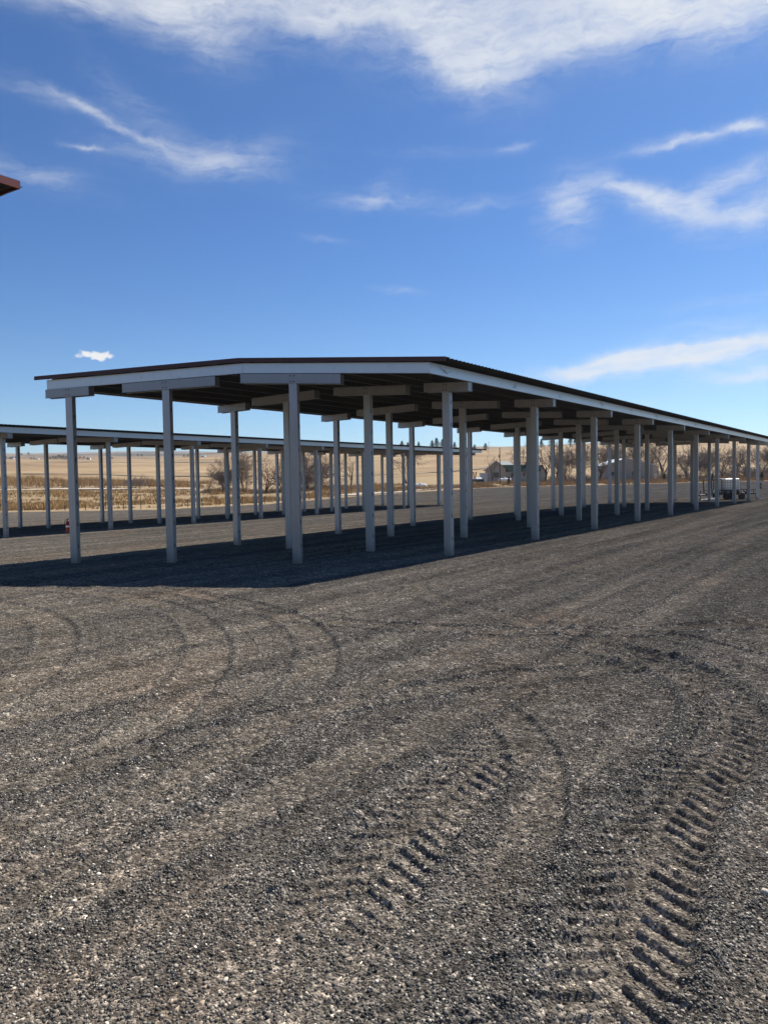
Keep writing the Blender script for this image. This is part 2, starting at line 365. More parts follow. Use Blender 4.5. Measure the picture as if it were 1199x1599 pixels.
M['dirtroad'] = simple('pale_dirt', (.36, .31, .25), .95, 0, .15, .2, .1)

# ------------------------------------------------------------------ gravel yard (one sheet, fine near the drive)
TRACKS = [  # wheel tracks: centre line, width, lug pitch, depth
 ([(-2.2, 2.2), (-2.40, 3.0), (-2.58, 3.8), (-2.70, 4.5), (-2.76, 5.1), (-2.74, 6.2)], .66, .15, .036, 1),
 ([(-.92, 2.0), (-1.0, 2.9), (-1.12, 3.7), (-1.28, 4.5), (-1.30, 5.3), (-1.22, 6.1), (-1.30, 7.2), (-1.75, 8.4), (-2.7, 9.2), (-4.2, 9.9)], .62, .15, .036, 1),
 ([(-1.72, 3.0), (-1.80, 3.8), (-1.98, 4.5), (-2.3, 5.3), (-2.9, 6.1), (-3.9, 6.9)], .34, .15, .018, 0),
 ([(-.2, 7.6), (-1.0, 9.4), (-2.6, 10.6), (-4.6, 11.2)], .40, .17, .016, 1),
 ([(1.2, 7.4), (.2, 10.0), (-1.2, 11.6), (-3.2, 12.6)], .36, .17, .014, 1)]
for i_, (x_, w_, k_) in enumerate([(-3.4, .5, 1), (-5.0, .55, 1), (-6.9, .5, .8), (-8.6, .5, .8), (-4.3, .3, .6), (.5, .5, .8), (2.6, .5, .8), (4.4, .5, .8)]):
    TRACKS.append(([(x_-.5+.9*math.sin(i_*2.1), 1.0), (x_-.2+.5*math.sin(i_), 5.0), (x_+.1, 10.0), (x_+.25*math.sin(i_*3), 18.0), (x_, 32.0), (x_-.2, 58.0)], w_, .2, .018*k_, 0))
TRACKS += [([(-3.8, 1), (-4.9, 5.5), (-7.3, 8.6), (-11, 10.3), (-16, 10.7), (-24, 9.4)], .5, .2, .022, 0), ([(-1.2, 10), (-3.2, 8.2), (-4.6, 6.0), (-5.4, 3.6), (-5.8, 1.0)], .45, .2, .022, 0), ([(.6, 16), (-1.4, 12.5), (-3.6, 10.4), (-6.6, 9.2), (-10, 9.4), (-14, 11)], .5, .2, .020, 0), ([(-4.5, 1.0), (-5.6, 4.2), (-8.0, 7.2), (-12.0, 9.4), (-17, 9.6), (-24, 8.0)], .55, .2, .020, 0), ([(-6.2, .6), (-7.4, 3.4), (-10.0, 6.0), (-13.5, 7.6), (-19, 7.6), (-26, 6.4)], .55, .2, .020, 0),
           ([(-2.6, 9.5), (-5.2, 10.8), (-8.2, 12.4), (-10.0, 15.5), (-10.2, 20), (-10.3, 30)], .5, .2, .016, 0), ([(-7.6, 11.0), (-8.6, 13), (-9.2, 17), (-9.2, 26), (-9.2, 40)], .5, .2, .016, 0)]
def chaikin(p):
    q = [p[0]]
    for a, b in zip(p[:-1], p[1:]): q += [(a[0]*.75+b[0]*.25, a[1]*.75+b[1]*.25), (a[0]*.25+b[0]*.75, a[1]*.25+b[1]*.75)]
    return q+[p[-1]]
TRACKS = [(chaikin(chaikin(t_[0])), *t_[1:]) for t_ in TRACKS]
def track_field(X_, Y_):
    H_ = np.zeros(X_.size); L_ = np.zeros(X_.size); xf, yf_ = X_.ravel(), Y_.ravel()
    for tr_ in TRACKS:
        px_ = [p[0] for p in tr_[0]]; py_ = [p[1] for p in tr_[0]]
        k = np.nonzero((xf > min(px_)-.9) & (xf < max(px_)+.9) & (yf_ > min(py_)-.9) & (yf_ < max(py_)+.9))[0]
        if len(k):
            a_, b_ = track_one(xf[k], yf_[k], [tr_]); H_[k] += a_; L_[k] += b_
    return H_.reshape(X_.shape), L_.reshape(X_.shape)
def track_one(x, y, TRACKS):
    h = np.zeros_like(x); lo = np.zeros_like(x)
    for pts, wd, pitch, dep, lug in TRACKS:
        best = np.full(x.shape, 9.0); sb = np.zeros_like(x); side = np.zeros_like(x); s0 = 0
        for (ax, ay), (bx, by) in zip(pts[:-1], pts[1:]):
            L = math.hypot(bx-ax, by-ay); tx, ty = (bx-ax)/L, (by-ay)/L
            t = np.clip(((x-ax)*tx+(y-ay)*ty), 0, L); dx = x-ax-t*tx; dy = y-ay-t*ty; d = np.hypot(dx, dy)
            mk = d < best; best = np.where(mk, d, best); sb = np.where(mk, s0+t, sb); side = np.where(mk, (dx*ty-dy*tx), side); s0 += L
        q = best/(wd/2); wob = (fbm(x*5, y*5, 3, 21)-.5)
        ends = sm(sb/1.3)*sm((s0-sb)/1.3)
        inside = sm((1.12-q)/.25)
        rut = -dep*.55*inside+dep*1.1*np.exp(-((q-1.2)/.22)**2)*(.4+1.2*fbm(x*3, y*3, 3, 9))
        a = np.abs(side)/(wd/2); ph = (sb+.32*wd*a+wob*.06)/pitch+np.where(side > 0, .5, 0)
        sw = ph-np.floor(ph); lg = sm(sw/.16)*(1-sm((sw-.18)/.72))
        amp = 1.45*sm((fbm(x*1.6, y*1.6, 3, 31)-.08)/.40)*(.55+.9*fbm(x*9, y*9, 2, 33))*sm((a-.06)/.1)*np.clip(1.25-a*.45, 0, 1)
        hh = rut+(dep*.50*lg*inside*amp if lug else dep*.5*wob*inside)
        h += hh*ends; lo += (inside*(-.22 if lug else -.35)+np.exp(-((q-1.2)/.3)**2)*.45)*ends*min(1, dep/.022)
    return h, lo
def micro(x, y, r):
    u = x+.9*(fbm(x*.12, y*.05, 3, 3)-.5)*6*.35+.012*np.maximum(0, 7-y)**2*-.6
    st = fbm(u*1.5, y*.09, 4, 41)                              # long wheel-worn bands down the drive
    st2 = fbm(u*5.0, y*.22, 3, 47)
    h = (st-.5)*.055+(st2-.5)*.028+(fbm(x*1.1, y*1.1, 3, 51)-.5)*.03+(fbm(x*9, y*9, 3, 61)-.5)*.009*np.clip(1.4-r/18, .0, 1)+(fbm(x*45, y*45, 2, 71)-.5)*.012*np.clip(1.2-r/9, 0, 1)
    th, tl = track_field(x, y)
    lo = np.clip((.25+.6*sm((st*.5+st2*.5-.38)/.3))+tl, 0, 1)
    lump = np.clip(fbm(x*6, y*6, 3, 81)-.55, 0, 1)*.11*lo*np.clip(1.3-r/12, 0, 1)
    return h*np.clip(1.4-r/90, .2, 1)+th+lump, lo
def build_yard():
    dense = np.linspace(-R(44), R(40), 900); coarse = np.linspace(R(40), 2*math.pi-R(44), 60)[1:-1]
    A = np.concatenate([dense, coarse]); nA = len(A)
    t = np.concatenate([np.exp(np.linspace(math.log(1.3), math.log(12), 760))[:-1], np.exp(np.linspace(math.log(12), math.log(60), 260))])
    far = np.linspace(0, 1, 61)[1:]
    ca, sa = np.cos(A), np.sin(A); dx = FH[0]*ca+RH[0]*sa; dy = FH[1]*ca+RH[1]*sa
    re = np.zeros(nA)
    u, _ = udepth(dx, dy); ed = edge_d(u); cc = np.cos(np.clip(np.arctan2(dx*RH[0]+dy*RH[1], dx*FH[0]+dy*FH[1]), -.95, .95)); re = ed/cc
    re = re*(1+.035*(fbm(A*30, A*0, 4, 90)-.5))+(fbm(A*90, A*0+3, 3, 91)-.5)*2.0
    RR = np.vstack([np.repeat(t[:, None], nA, 1), 60+(re-60)[None, :]*far[:, None]])
    X = RR*dx; Y = RR*dy; rr = RR
    Z = yard_z(X, Y); h, lo = micro(X, Y, rr); Z = Z+h*np.where(rr > 60, .5, 1); Z[-1] -= .35
    n = RR.shape[0]; V = np.stack([X, Y, Z], -1).reshape(-1, 3)
    i, j = np.meshgrid(np.arange(n-1), np.arange(nA), indexing='ij'); j2 = (j+1) % nA
    F = np.stack([i*nA+j, (i+1)*nA+j, (i+1)*nA+j2, i*nA+j2], -1).reshape(-1, 4)[:, ::-1]
    # plug under the camera
    c = len(V); V = np.vstack([V, [[0, 0, 0.0]]])
    o = npmesh('gravel_yard', V, F, M['gravel'], smooth=True)
    at_ = o.data.attributes.new('loose', 'FLOAT', 'POINT'); at_.data.foreach_set('value', np.append(lo.ravel(), .5).astype(np.float32))
    tag(o, kind='structure')
    m = MB(); k = 40; m.face([(1.45*math.cos(2*math.pi*i/k), 1.45*math.sin(2*math.pi*i/k), plane(1.45*math.cos(2*math.pi*i/k), 1.45*math.sin(2*math.pi*i/k))-.03) for i in range(k)])
    tag(m.build('ground', M['gravel']), kind='structure')
build_yard()

def scatter_stones():
    ico = []; 
    g = (1+5**.5)/2
    vv = np.array([(-1, g, 0), (1, g, 0), (-1, -g, 0), (1, -g, 0), (0, -1, g), (0, 1, g), (0, -1, -g), (0, 1, -g), (g, 0, -1), (g, 0, 1), (-g, 0, -1), (-g, 0, 1)])/1.9
    ff = np.array([(0, 11, 5), (0, 5, 1), (0, 1, 7), (0, 7, 10), (0, 10, 11), (1, 5, 9), (5, 11, 4), (11, 10, 2), (10, 7, 6), (7, 1, 8), (3, 9, 4), (3, 4, 2), (3, 2, 6), (3, 6, 8), (3, 8, 9), (4, 9, 5), (2, 4, 11), (6, 2, 10), (8, 6, 7), (9, 8, 1)])
    ov = np.array([(1, 0, 0), (-1, 0, 0), (0, 1, 0), (0, -1, 0), (0, 0, 1), (0, 0, -1)], float)
    of = np.array([(0, 2, 4), (2, 1, 4), (1, 3, 4), (3, 0, 4), (2, 0, 5), (1, 2, 5), (3, 1, 5), (0, 3, 5)])
    VV = []; FF = []; TT = []; base = 0
    for (r0, r1, N, s0, s1, tv, tf) in ((2.3, 4.6, 90000, .0035, .0125, vv, ff), (4.6, 8.5, 90000, .0055, .015, ov, of), (8.5, 16, 60000, .008, .016, ov, of), (16, 60, 3000, .012, .03, ov, of)):
        r = np.sqrt(rng.uniform(r0*r0, r1*r1, N)) if r1 < 18 else r0*(r1/r0)**rng.uniform(0, 1, N)
        a = rng.uniform(-R(36), R(34), N); ca, sa = np.cos(a), np.sin(a)
        x = r*(FH[0]*ca+RH[0]*sa); y = r*(FH[1]*ca+RH[1]*sa)
        h, lo = micro(x, y, r); keep = rng.uniform(0, 1, N) < (.16+.84*lo); x, y, r, h, lo = x[keep], y[keep], r[keep], h[keep], lo[keep]; N = len(x)
        z = yard_z(x, y)+h
        s = .86*(s0+(s1-s0)*rng.uniform(0, 1, N)**3.4)
        big = rng.uniform(0, 1, N) < .006; s = np.where(big, s*1.9, s)
        sc3 = s[:, None]*rng.uniform(.65, 1.25, (N, 3)); sc3[:, 2] *= .75
        P = tv[None]*rng.uniform(.72, 1.22, (N, len(tv), 1))
        P = P*sc3[:, None, :]; th = rng.uniform(0, 6.28, N); c_, s_ = np.cos(th)[:, None], np.sin(th)[:, None]
        Q = np.empty_like(P); Q[..., 0] = P[..., 0]*c_-P[..., 1]*s_; Q[..., 1] = P[..., 0]*s_+P[..., 1]*c_; Q[..., 2] = P[..., 2]
        Q += np.stack([x, y, z+s*.22], -1)[:, None, :]
        VV.append(Q.reshape(-1, 3)); FF.append((tf[None]+(np.arange(N)*len(tv))[:, None, None]+base).reshape(-1, 3)); base += N*len(tv)
        tone = rng.uniform(0, .95, N); tone = np.where(rng.uniform(0, 1, N) < .012, 1.0, tone); TT.append(np.repeat(tone, len(tv)))
    o = npmesh('loose_gravel', np.vstack(VV), np.vstack(FF), M['pebble'])
    at_ = o.data.attributes.new('tone', 'FLOAT', 'POINT'); at_.data.foreach_set('value', np.concatenate(TT).astype(np.float32))
    tag(o, 'loose crushed stones lying over the dark gravel yard', 'gravel', kind='stuff')
scatter_stones()

# ------------------------------------------------------------------ surrounding fields and hills
def build_field():
    dense = np.linspace(-R(40), R(38), 520); coarse = np.linspace(R(38), 2*math.pi-R(40), 50)[1:-1]
    A = np.concatenate([dense, coarse]); nA = len(A)
    t = np.concatenate([np.linspace(60, 300, 200)[:-1], np.exp(np.linspace(math.log(300), math.log(4300), 150))])
    ca, sa = np.cos(A), np.sin(A); dx = FH[0]*ca+RH[0]*sa; dy = FH[1]*ca+RH[1]*sa
    X = t[:, None]*dx; Y = t[:, None]*dy; Z = land_z(X, Y); n = len(t)
    Z[t < 75] -= .6
    V = np.stack([X, Y, Z], -1).reshape(-1, 3)
    i, j = np.meshgrid(np.arange(n-1), np.arange(nA), indexing='ij'); j2 = (j+1) % nA
    F = np.stack([i*nA+j, (i+1)*nA+j, (i+1)*nA+j2, i*nA+j2], -1).reshape(-1, 4)[:, ::-1]
    tag(npmesh('field', V, F, M['field'], smooth=True), kind='structure')
build_field()

def ribbon(name, pts, wd, m, lift=.08):
    mb = MB(); P = []
    for i in range(len(pts)-1):
        a, b = Vector(pts[i]), Vector(pts[i+1])
        for k in range(12): P.append(a.lerp(b, k/12))
    P.append(Vector(pts[-1])); prev = None
    for i, p in enumerate(P):
        q = P[min(i+1, len(P)-1)]-P[max(i-1, 0)]; n = Vector((-q.y, q.x)).normalized()
        l, r_ = p+n*wd/2, p-n*wd/2; cur = ((l.x, l.y, lz(l.x, l.y)+lift), (r_.x, r_.y, lz(r_.x, r_.y)+lift))
        if prev: mb.face([prev[0], prev[1], cur[1], cur[0]])
        prev = cur
    return tag(mb.build(name, m), kind='structure')
ribbon('dirt_road', [at(-120, 190), at(0, 190), at(120, 190), at(225, 196), at(300, 210)], 5.0, M['dirtroad'], .35)
ribbon('dirt_bank', [at(520, 136), at(600, 150), at(680, 176), at(735, 186)], 9, M['dirtroad'], .12)

# ------------------------------------------------------------------ storage canopies
PW, PD = .25, .18
def post_mb(h):
    m = MB(); x, y = PW/2, PD/2; g = .006
    for s in (-1, 1):
        y0, y1 = (g, y) if s > 0 else (-y, -g)
        m.cur = 0; m.box(-x, x, y0, y1, 0, h)
    m.cur = 1; m.box(-x+.006, x-.006, -g+.0005, g-.0005, .01, h-.01)
    z = .55
    while z < h-.2:
        for sx in (-1, 1):
            a = x+.0025
            m.face([(sx*a, .022*math.cos(k*math.pi/5), z+.075*math.sin(k*math.pi/5)) for k in range(10)])
        z += .70
    m.cur = 0
    return m
def header_mb(l, r, zl, zr, post=True):
    # double channel either side of the post: webs outside, flanges inward, plates in the ends
    m = MB(); H = .27; t = .006; yo = PD/2+.045
    def z(x): return zl+(zr-zl)*(x-l)/(r-l)
    def slab(x0, x1, y0, y1, a, b):
        m.hexa([(x0, y0, z(x0)+a), (x1, y0, z(x1)+a), (x1, y1, z(x1)+a), (x0, y1, z(x0)+a), (x0, y0, z(x0)+b), (x1, y0, z(x1)+b), (x1, y1, z(x1)+b), (x0, y1, z(x0)+b)])
    for s in (-1, 1):
        a, b = sorted((s*yo, s*(yo-t))); slab(l, r, a, b, 0, H)
        a, b = sorted((s*(yo-t), s*(PD/2-.02))); slab(l, r, a, b, 0, t); slab(l, r, a, b, H-t, H)
        slab(l-.015, r+.015, min(s*yo, s*(yo+.012)), max(s*yo, s*(yo+.012)), -.012, .0)
    slab(l+.012, l+.02, -yo+t, yo-t, .004, H-.004); slab(r-.02, r-.012, -yo+t, yo-t, .004, H-.004)
    m.cur = 1
    if post:
        for s in (-1, 1):
            for bx in (-.055, .055):
                for bz in (.05, .21):
                    m.face([(bx+.021*math.cos(k*math.pi/4), s*(yo+.003), z(bx)+bz+.021*math.sin(k*math.pi/4)) for k in range(8)])
    m.cur = 0
    return m
def canopy(label, group, rows, cols, front, back, caps, prof, xs, marks=False, thin=False):
    """rows: x of the post rows; cols[row]: list of (y, turn); front/back: lines y = y0 + m (x - x0); prof: (xl, zl, xr0, zr0, xr, zr) top of the fascia"""
    xl, zl, xm, zm, xr, zr = prof
    def zt(x): return zl+(zm-zl)*(x-xl)/(xm-xl) if x < xm else zm+(zr-zm)*(x-xm)/(xr-xm)
    def yf(x): return front[1]+front[2]*(x-front[0])
    def yb(x): return back[1]+back[2]*(x-back[0])
    ox, oy = xr, yf(xr); root = empty('storage_canopy', (ox, oy, gz(ox, oy))); oz = root.location.z
    tag(root, label, 'canopy', group)
    ty = GY
    def T(m):
        m.v = [(a-ox, b-oy, c-oz) for a, b, c in m.v]; return m
    def zz(x, y): return zt(x)+ty*(y-20)
    # corrugated sheet
    pit = .22; y = min(yf(xl-.5), yf(xr+.5))-.14; ymax = max(yb(xl-.5), yb(xr+.5))+.14; ys = []; k = 0
    prof1 = [(0, 0), (.09, 0), (.115, .038), (.195, .038)]
    yy = y
    while yy < ymax:
        for a, b in prof1: ys.append((yy+a, b))
        yy += pit
    V = []; F = []; H0 = .10
    for (yy, b) in ys:
        a0, a1 = xl-.28, xr+.5
        if front[2] > 0: a1 = min(a1, front[0]+(yy+.14-front[1])/front[2])
        if back[2] > 0: a0 = max(a0, back[0]+(yy-.14-back[1])/back[2])
        a0 = min(a0, a1); xs3 = (a0, min(max(xm, a0), a1), a1)
        for q in xs3:
            V.append((q-ox, yy-oy, zz(q, yy)+H0+b-oz))
    nn = len(ys)
    for i in range(nn-1):
        for j in range(2): F.append((i*3+j, i*3+j+1, (i+1)*3+j+1, (i+1)*3+j))
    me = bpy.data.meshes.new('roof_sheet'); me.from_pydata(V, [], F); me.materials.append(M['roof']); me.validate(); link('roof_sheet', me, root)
    # slanted end trims and end fascias
    for (ln, s, sgn) in ((front, yf, -1), (back, yb, 1)):
        for (a, b) in ((xl-.28, xm), (xm, xr+.5)):
            m = MB(); o1, o2 = sgn*.15, sgn*.17; lo, hi = (.025, .145) if not thin else (.065, .145)
            m.hexa([(a, s(a)+o1, zz(a, s(a))+lo), (b, s(b)+o1, zz(b, s(b))+lo), (b, s(b)+o2, zz(b, s(b))+lo), (a, s(a)+o2, zz(a, s(a))+lo),
                    (a, s(a)+o1, zz(a, s(a))+hi), (b, s(b)+o1, zz(b, s(b))+hi), (b, s(b)+o2, zz(b, s(b))+hi), (a, s(a)+o2, zz(a, s(a))+hi)])
            m.hexa([(a, s(a)-sgn*.12, zz(a, s(a))+hi), (b, s(b)-sgn*.12, zz(b, s(b))+hi), (b, s(b)+o2, zz(b, s(b))+hi), (a, s(a)+o2, zz(a, s(a))+hi),
                    (a, s(a)-sgn*.12, zz(a, s(a))+hi+.006), (b, s(b)-sgn*.12, zz(b, s(b))+hi+.006), (b, s(b)+o2, zz(b, s(b))+hi+.006), (a, s(a)+o2, zz(a, s(a))+hi+.006)])
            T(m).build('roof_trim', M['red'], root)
        for (a, b) in ((xl, xm-.004), (xm+.004, xr)):
            m = MB(); o1, o2 = sgn*-.0, sgn*-.07
            for (u0, u1, lo, hi) in ((0, .006, -.28, .02), (0, .07, -.28, -.274), (0, .07, .014, .02)):
                p, q = -sgn*u0, -sgn*u1
                m.hexa([(a, s(a)+p, zz(a, s(a))+lo), (b, s(b)+p, zz(b, s(b))+lo), (b, s(b)+q, zz(b, s(b))+lo), (a, s(a)+q, zz(a, s(a))+lo),
                        (a, s(a)+p, zz(a, s(a))+hi), (b, s(b)+p, zz(b, s(b))+hi), (b, s(b)+q, zz(b, s(b))+hi), (a, s(a)+q, zz(a, s(a))+hi)])
            T(m).build('fascia', M['fascia'], root)
    if thin:
        m = MB(); a, b = yf(xr+.5), yb(xr+.5)+.17; x0_, x1_ = xr+.5, xr+.52
        m.hexa([(x0_, a, zz(x0_, a)+.065), (x1_, a, zz(x0_, a)+.065), (x1_, b, zz(x0_, b)+.065), (x0_, b, zz(x0_, b)+.065), (x0_, a, zz(x0_, a)+.15), (x1_, a, zz(x0_, a)+.15), (x1_, b, zz(x0_, b)+.15), (x0_, b, zz(x0_, b)+.15)])
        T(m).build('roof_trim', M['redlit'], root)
    # eave fascias in lapped lengths, then the purlins between
    for xe, sg in ((xl, -1), (xr, 1)):
        y0, y1 = yf(xe)+.002, yb(xe)-.002; nseg = max(1, round((y1-y0)/9.0))
        for k in range(nseg):
            a = y0+(y1-y0)*k/nseg+(.004 if k else 0); b = y0+(y1-y0)*(k+1)/nseg; m = MB(); e = .003*(k % 2)
            for (u0, u1, lo, hi) in ((0, .006, -.28, .02), (.006, .07, -.28, -.274), (.006, .07, .014, .02)):
                x0_, x1_ = sorted((xe+sg*(e-u0), xe+sg*(e-u1)))
                m.hexa([(x0_, a, zz(xe, a)+lo), (x1_, a, zz(xe, a)+lo), (x1_, b, zz(xe, b)+lo), (x0_, b, zz(xe, b)+lo), (x0_, a, zz(xe, a)+hi), (x1_, a, zz(xe, a)+hi), (x1_, b, zz(xe, b)+hi), (x0_, b, zz(xe, b)+hi)])
            fo = T(m).build('fascia', M['fascia'], root)
            if marks and sg > 0 and k < 4:                      # felt-pen scribbles on the eave channel
                rr = random.Random(k+3)
                for (yc, n_) in (((b-a)*.1+a, 7), ((b-a)*.62+a, 9)):
                    mk = MB()
                    py_, pz_ = yc, zz(xe, yc)-.12
                    for q in range(n_):
                        ny, nz = yc+rr.uniform(-.28, .32), zz(xe, yc)-.12+rr.uniform(-.11, .09)
                        wv = .007; xx = xe+.006
                        mk.face([(xx, py_, pz_), (xx, ny, nz), (xx, ny+wv, nz+wv), (xx, py_+wv, pz_+wv)]); py_, pz_ = ny, nz
                    T(mk).build('pen_mark', M['ink'], fo)
    for x in xs:
        y0, y1 = yf(x)+.08, yb(x)-.08; m = MB()
        for (u0, u1, lo, hi) in ((-.003, .003, -.30, .035), (.003, .065, -.30, -.294), (.003, .065, .029, .035), (.059, .065, -.294, -.27)):
            m.hexa([(x+u0, y0, zz(x, y0)+lo), (x+u1, y0, zz(x, y0)+lo), (x+u1, y1, zz(x, y1)+lo), (x+u0, y1, zz(x, y1)+lo), (x+u0, y0, zz(x, y0)+hi), (x+u1, y0, zz(x, y0)+hi), (x+u1, y1, zz(x, y1)+hi), (x+u0, y1, zz(x, y1)+hi)])
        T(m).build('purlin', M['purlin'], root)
    # posts, each with its double-channel header
    for ri, x in enumerate(rows):
        cl, cr = caps[ri]
        x_row = x
        for (y, turn, *xo) in cols[ri]:
            x = x_row+(xo[0] if xo else 0)
            zb = gz(x, y)-.02; hb = zz(x, y)-.30-.27; slope = (zt(x+.5)-zt(x-.5))
            ht = hb+.26; h = ht-zb
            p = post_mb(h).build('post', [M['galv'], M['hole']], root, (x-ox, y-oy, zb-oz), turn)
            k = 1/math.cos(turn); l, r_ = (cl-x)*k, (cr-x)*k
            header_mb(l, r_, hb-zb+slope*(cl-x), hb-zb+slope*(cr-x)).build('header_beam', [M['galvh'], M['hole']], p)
    return root
TURN = math.atan(.335)
XA, XB, XC, XD = -22.07, -18.53, -14.92, -11.64
def cols_for(x, first, yc, n, last, dx=0): return [(first, TURN, dx)]+[(yc+6.44*k, 0.0) for k in range(n)]+([(last, TURN)] if last else [])
front = (-10.8, 17.35, .335); back = (-10.8, 76.6, .30)
near_cols = [cols_for(XA, 13.60, 20.67, 8, 73.1), cols_for(XB, 14.80, 19.95, 8, 74.1, -.22), cols_for(XC, 16.16, 20.03, 9, None, .20), [(19.70+6.44*k, 0.0) for k in range(9)]+[(75.9, TURN)]]
purl = [-22.3, -21.1, -19.95, -18.8, -17.65, -16.6, -15.45, -14.3, -13.15, -12.0]
canopy('large steel canopy in the middle with dark red front edge and pale lit right eave', 'open steel storage canopies in the yard',
       [XA, XB, XC, XD], near_cols, front, back, [(-22.88, -21.3), (-20.2, -17.1), (-16.3, -13.3), (-12.4, -10.83)],
       (-22.9, 5.665, -16.2, 5.78, -10.8, 5.45), purl, marks=True)
XP = -39.6; sh = XP-XD
far_cols = []
for i, yq in enumerate((20.45, 20.6, 20.5, 20.39)):
    far_cols.append([(yq+6.38*k, 0.0) for k in range(-1 if i == 3 else 0, 9)])
canopy('second grey steel canopy standing behind on the left, farther toward the dry field', 'open steel storage canopies in the yard',
       [XA+sh-.1, XB+sh-.35, XC+sh-.5, XP], far_cols, (XP+.84, 12.6, .30), (XP+.84, 73.0, .0001), [(-23.3+sh, -21.45+sh), (-20.35+sh-.3, -17.0+sh-.3), (-16.5+sh-.5, -13.3+sh-.5), (XP-3.0, XP+.8)],
       (-23.35+sh, 5.58, -16.45+sh, 5.66, -10.8+sh, 5.39), [q+sh for q in purl])
dx3 = 2.15; 
canopy('canopy showing only a dark red roof corner high at the left edge of the sky', 'open steel storage canopies in the yard',
       [XA+dx3, XB+dx3, XC+dx3, XD+dx3], [[(-13.5+6.4*k, 0.0) for k in range(3)]]*4, (-10.8+dx3, -15, .0001), (-10.8+dx3, 4.32, .0001), [(q[0]+dx3, q[1]+dx3) for q in [(-23.3, -21.45), (-20.35, -17.0), (-16.5, -13.3), (-12.4, -10.83)]],
       (-23.35+dx3, 5.74, -16.45+dx3, 5.84, -10.8+dx3, 5.53), [q+dx3 for q in purl], thin=True)

# ------------------------------------------------------------------ trees
def grow(seed, h, spread, stems, lean=0., twigs=5, dense=1.0, r0=.22, limbs=6, split=.35, droop=0., thick=.028):
    """a leafless tree: trunk and limbs in one mesh, the twig crown in another"""
    rn = random.Random(seed); T_ = MB(); W = MB()
    def rv(): return Vector((rn.uniform(-1, 1), rn.uniform(-1, 1), rn.uniform(-1, 1)))
    def path(p, d, L, n, wig, upb):
        pts = [p.copy()]; d = d.normalized()
        for i in range(n):
            d = (d+rv()*wig+Vector((0, 0, upb))).normalized(); p = p+d*(L/n); pts.append(p.copy())
        return pts
    def twig(p, d, L, lev):
        pts = path(p, d, L, 3, .28, .04-droop); W.tube(pts, [thick*1.2, thick, thick*.8, thick*.45], 3, False)
        if lev > 0:
            for k in range(int(twigs*dense)):
                i = rn.randrange(1, 4); q = pts[i]; dd = (pts[i]-pts[i-1]).normalized()
                twig(q, dd+rv()*.85, L*rn.uniform(.45, .75), lev-1)
    for s in range(stems):
        a = rn.uniform(0, 6.28) if stems > 1 else 0; tilt = (spread*rn.uniform(.35, 1.0)/h*1.2) if stems > 1 else .05
        d0 = Vector((math.cos(a)*tilt+lean, math.sin(a)*tilt, 1)); th = h*rn.uniform(.42, .58)*(1 if stems > 1 else .9)*(1 if split > .3 else .7)
        tr = path(Vector((math.cos(a)*.12*stems, math.sin(a)*.12*stems, -.4)), d0, th, 6, .10, .06)
        rr = r0/(stems**.45); T_.tube(tr, [rr*(1.25-.1*i) for i in range(7)], 7)
        for k in range(limbs):
            i = rn.randrange(2, 7); q = tr[i]; b = rn.uniform(0, 6.28)
            dd = Vector((math.cos(b)*spread/h*1.7, math.sin(b)*spread/h*1.7, rn.uniform(.5, 1.3)))
            L = (h-q.z)*rn.uniform(.65, 1.0); lb = path(q, dd, L, 6, .22, .07); lr = rr*.5*rn.uniform(.7, 1.1)
            T_.tube(lb, [lr*(1-.13*j) for j in range(7)], 5, False)
            for m_ in range(int(5*dense)):
                j = rn.randrange(2, 7); q2 = lb[j]; d2 = (lb[j]-lb[j-1]).normalized()+rv()*.9
                L2 = L*rn.uniform(.3, .5); sb = path(q2, d2, L2, 4, .25, .03-droop); T_.tube(sb, [lr*.38, lr*.32, lr*.25, lr*.2, lr*.12], 4, False)
                for n_ in range(int(4*dense)):
                    jj = rn.randrange(1, 5); twig(sb[jj], (sb[jj]-sb[jj-1]).normalized()+rv()*.8, L2*rn.uniform(.4, .7), 1)
    return T_, W
PROT = {}
def proto(key, bark='bark', tw='twig', **k):
    t, c = grow(**k); root = empty('bare_tree'); t.build('trunk', M[bark], root, smooth=True)
    me = bpy.data.meshes.new('twig_crown'); me.from_pydata(c.v, [], c.f); me.materials.append(M[tw]); link('twig_crown', me, root); PROT[key] = [root, False, max(v[2] for v in c.v)*.97]
proto('fan', seed=3, h=8, spread=3.2, stems=7, limbs=5, dense=1.0, r0=.20, thick=.03)
proto('up', seed=8, h=10, spread=2.6, stems=3, limbs=6, dense=1.0, r0=.24)
proto('red', 'redtwig', 'redtwig', seed=15, h=9.5, spread=3.0, stems=2, limbs=5, dense=.75, r0=.26, thick=.035)
proto('vee', seed=22, h=11, spread=3.2, stems=2, limbs=4, dense=.8, r0=.26, droop=.10, thick=.03)
proto('crown', seed=29, h=11, spread=4.6, stems=1, limbs=10, dense=1.0, r0=.36, thick=.03)
proto('bushy', seed=41, h=12, spread=5.0, stems=5, limbs=6, dense=1.05, r0=.42, thick=.034)
proto('gnarl', seed=53, h=10, spread=4.4, stems=1, limbs=7, dense=.6, r0=.34, thick=.04)
proto('thicket', seed=61, h=5, spread=3.4, stems=9, limbs=4, dense=.9, r0=.10, thick=.03)
def place_tree(key, px, d, hpx, label, rz=0., wide=1.0, group='leafless trees along the creek and houses', dz=0):
    pr = PROT[key]; o = pr[0] if not pr[1] else copy_tree(pr[0]); pr[1] = True
    x, y = at(px, d); s = hpx*d/FPX/pr[2]; o.location = (x, y, lz(x, y)+dz); o.scale = (s*wide, s*wide, s); o.rotation_euler.z = rz
    return tag(o, label, 'tree', group)
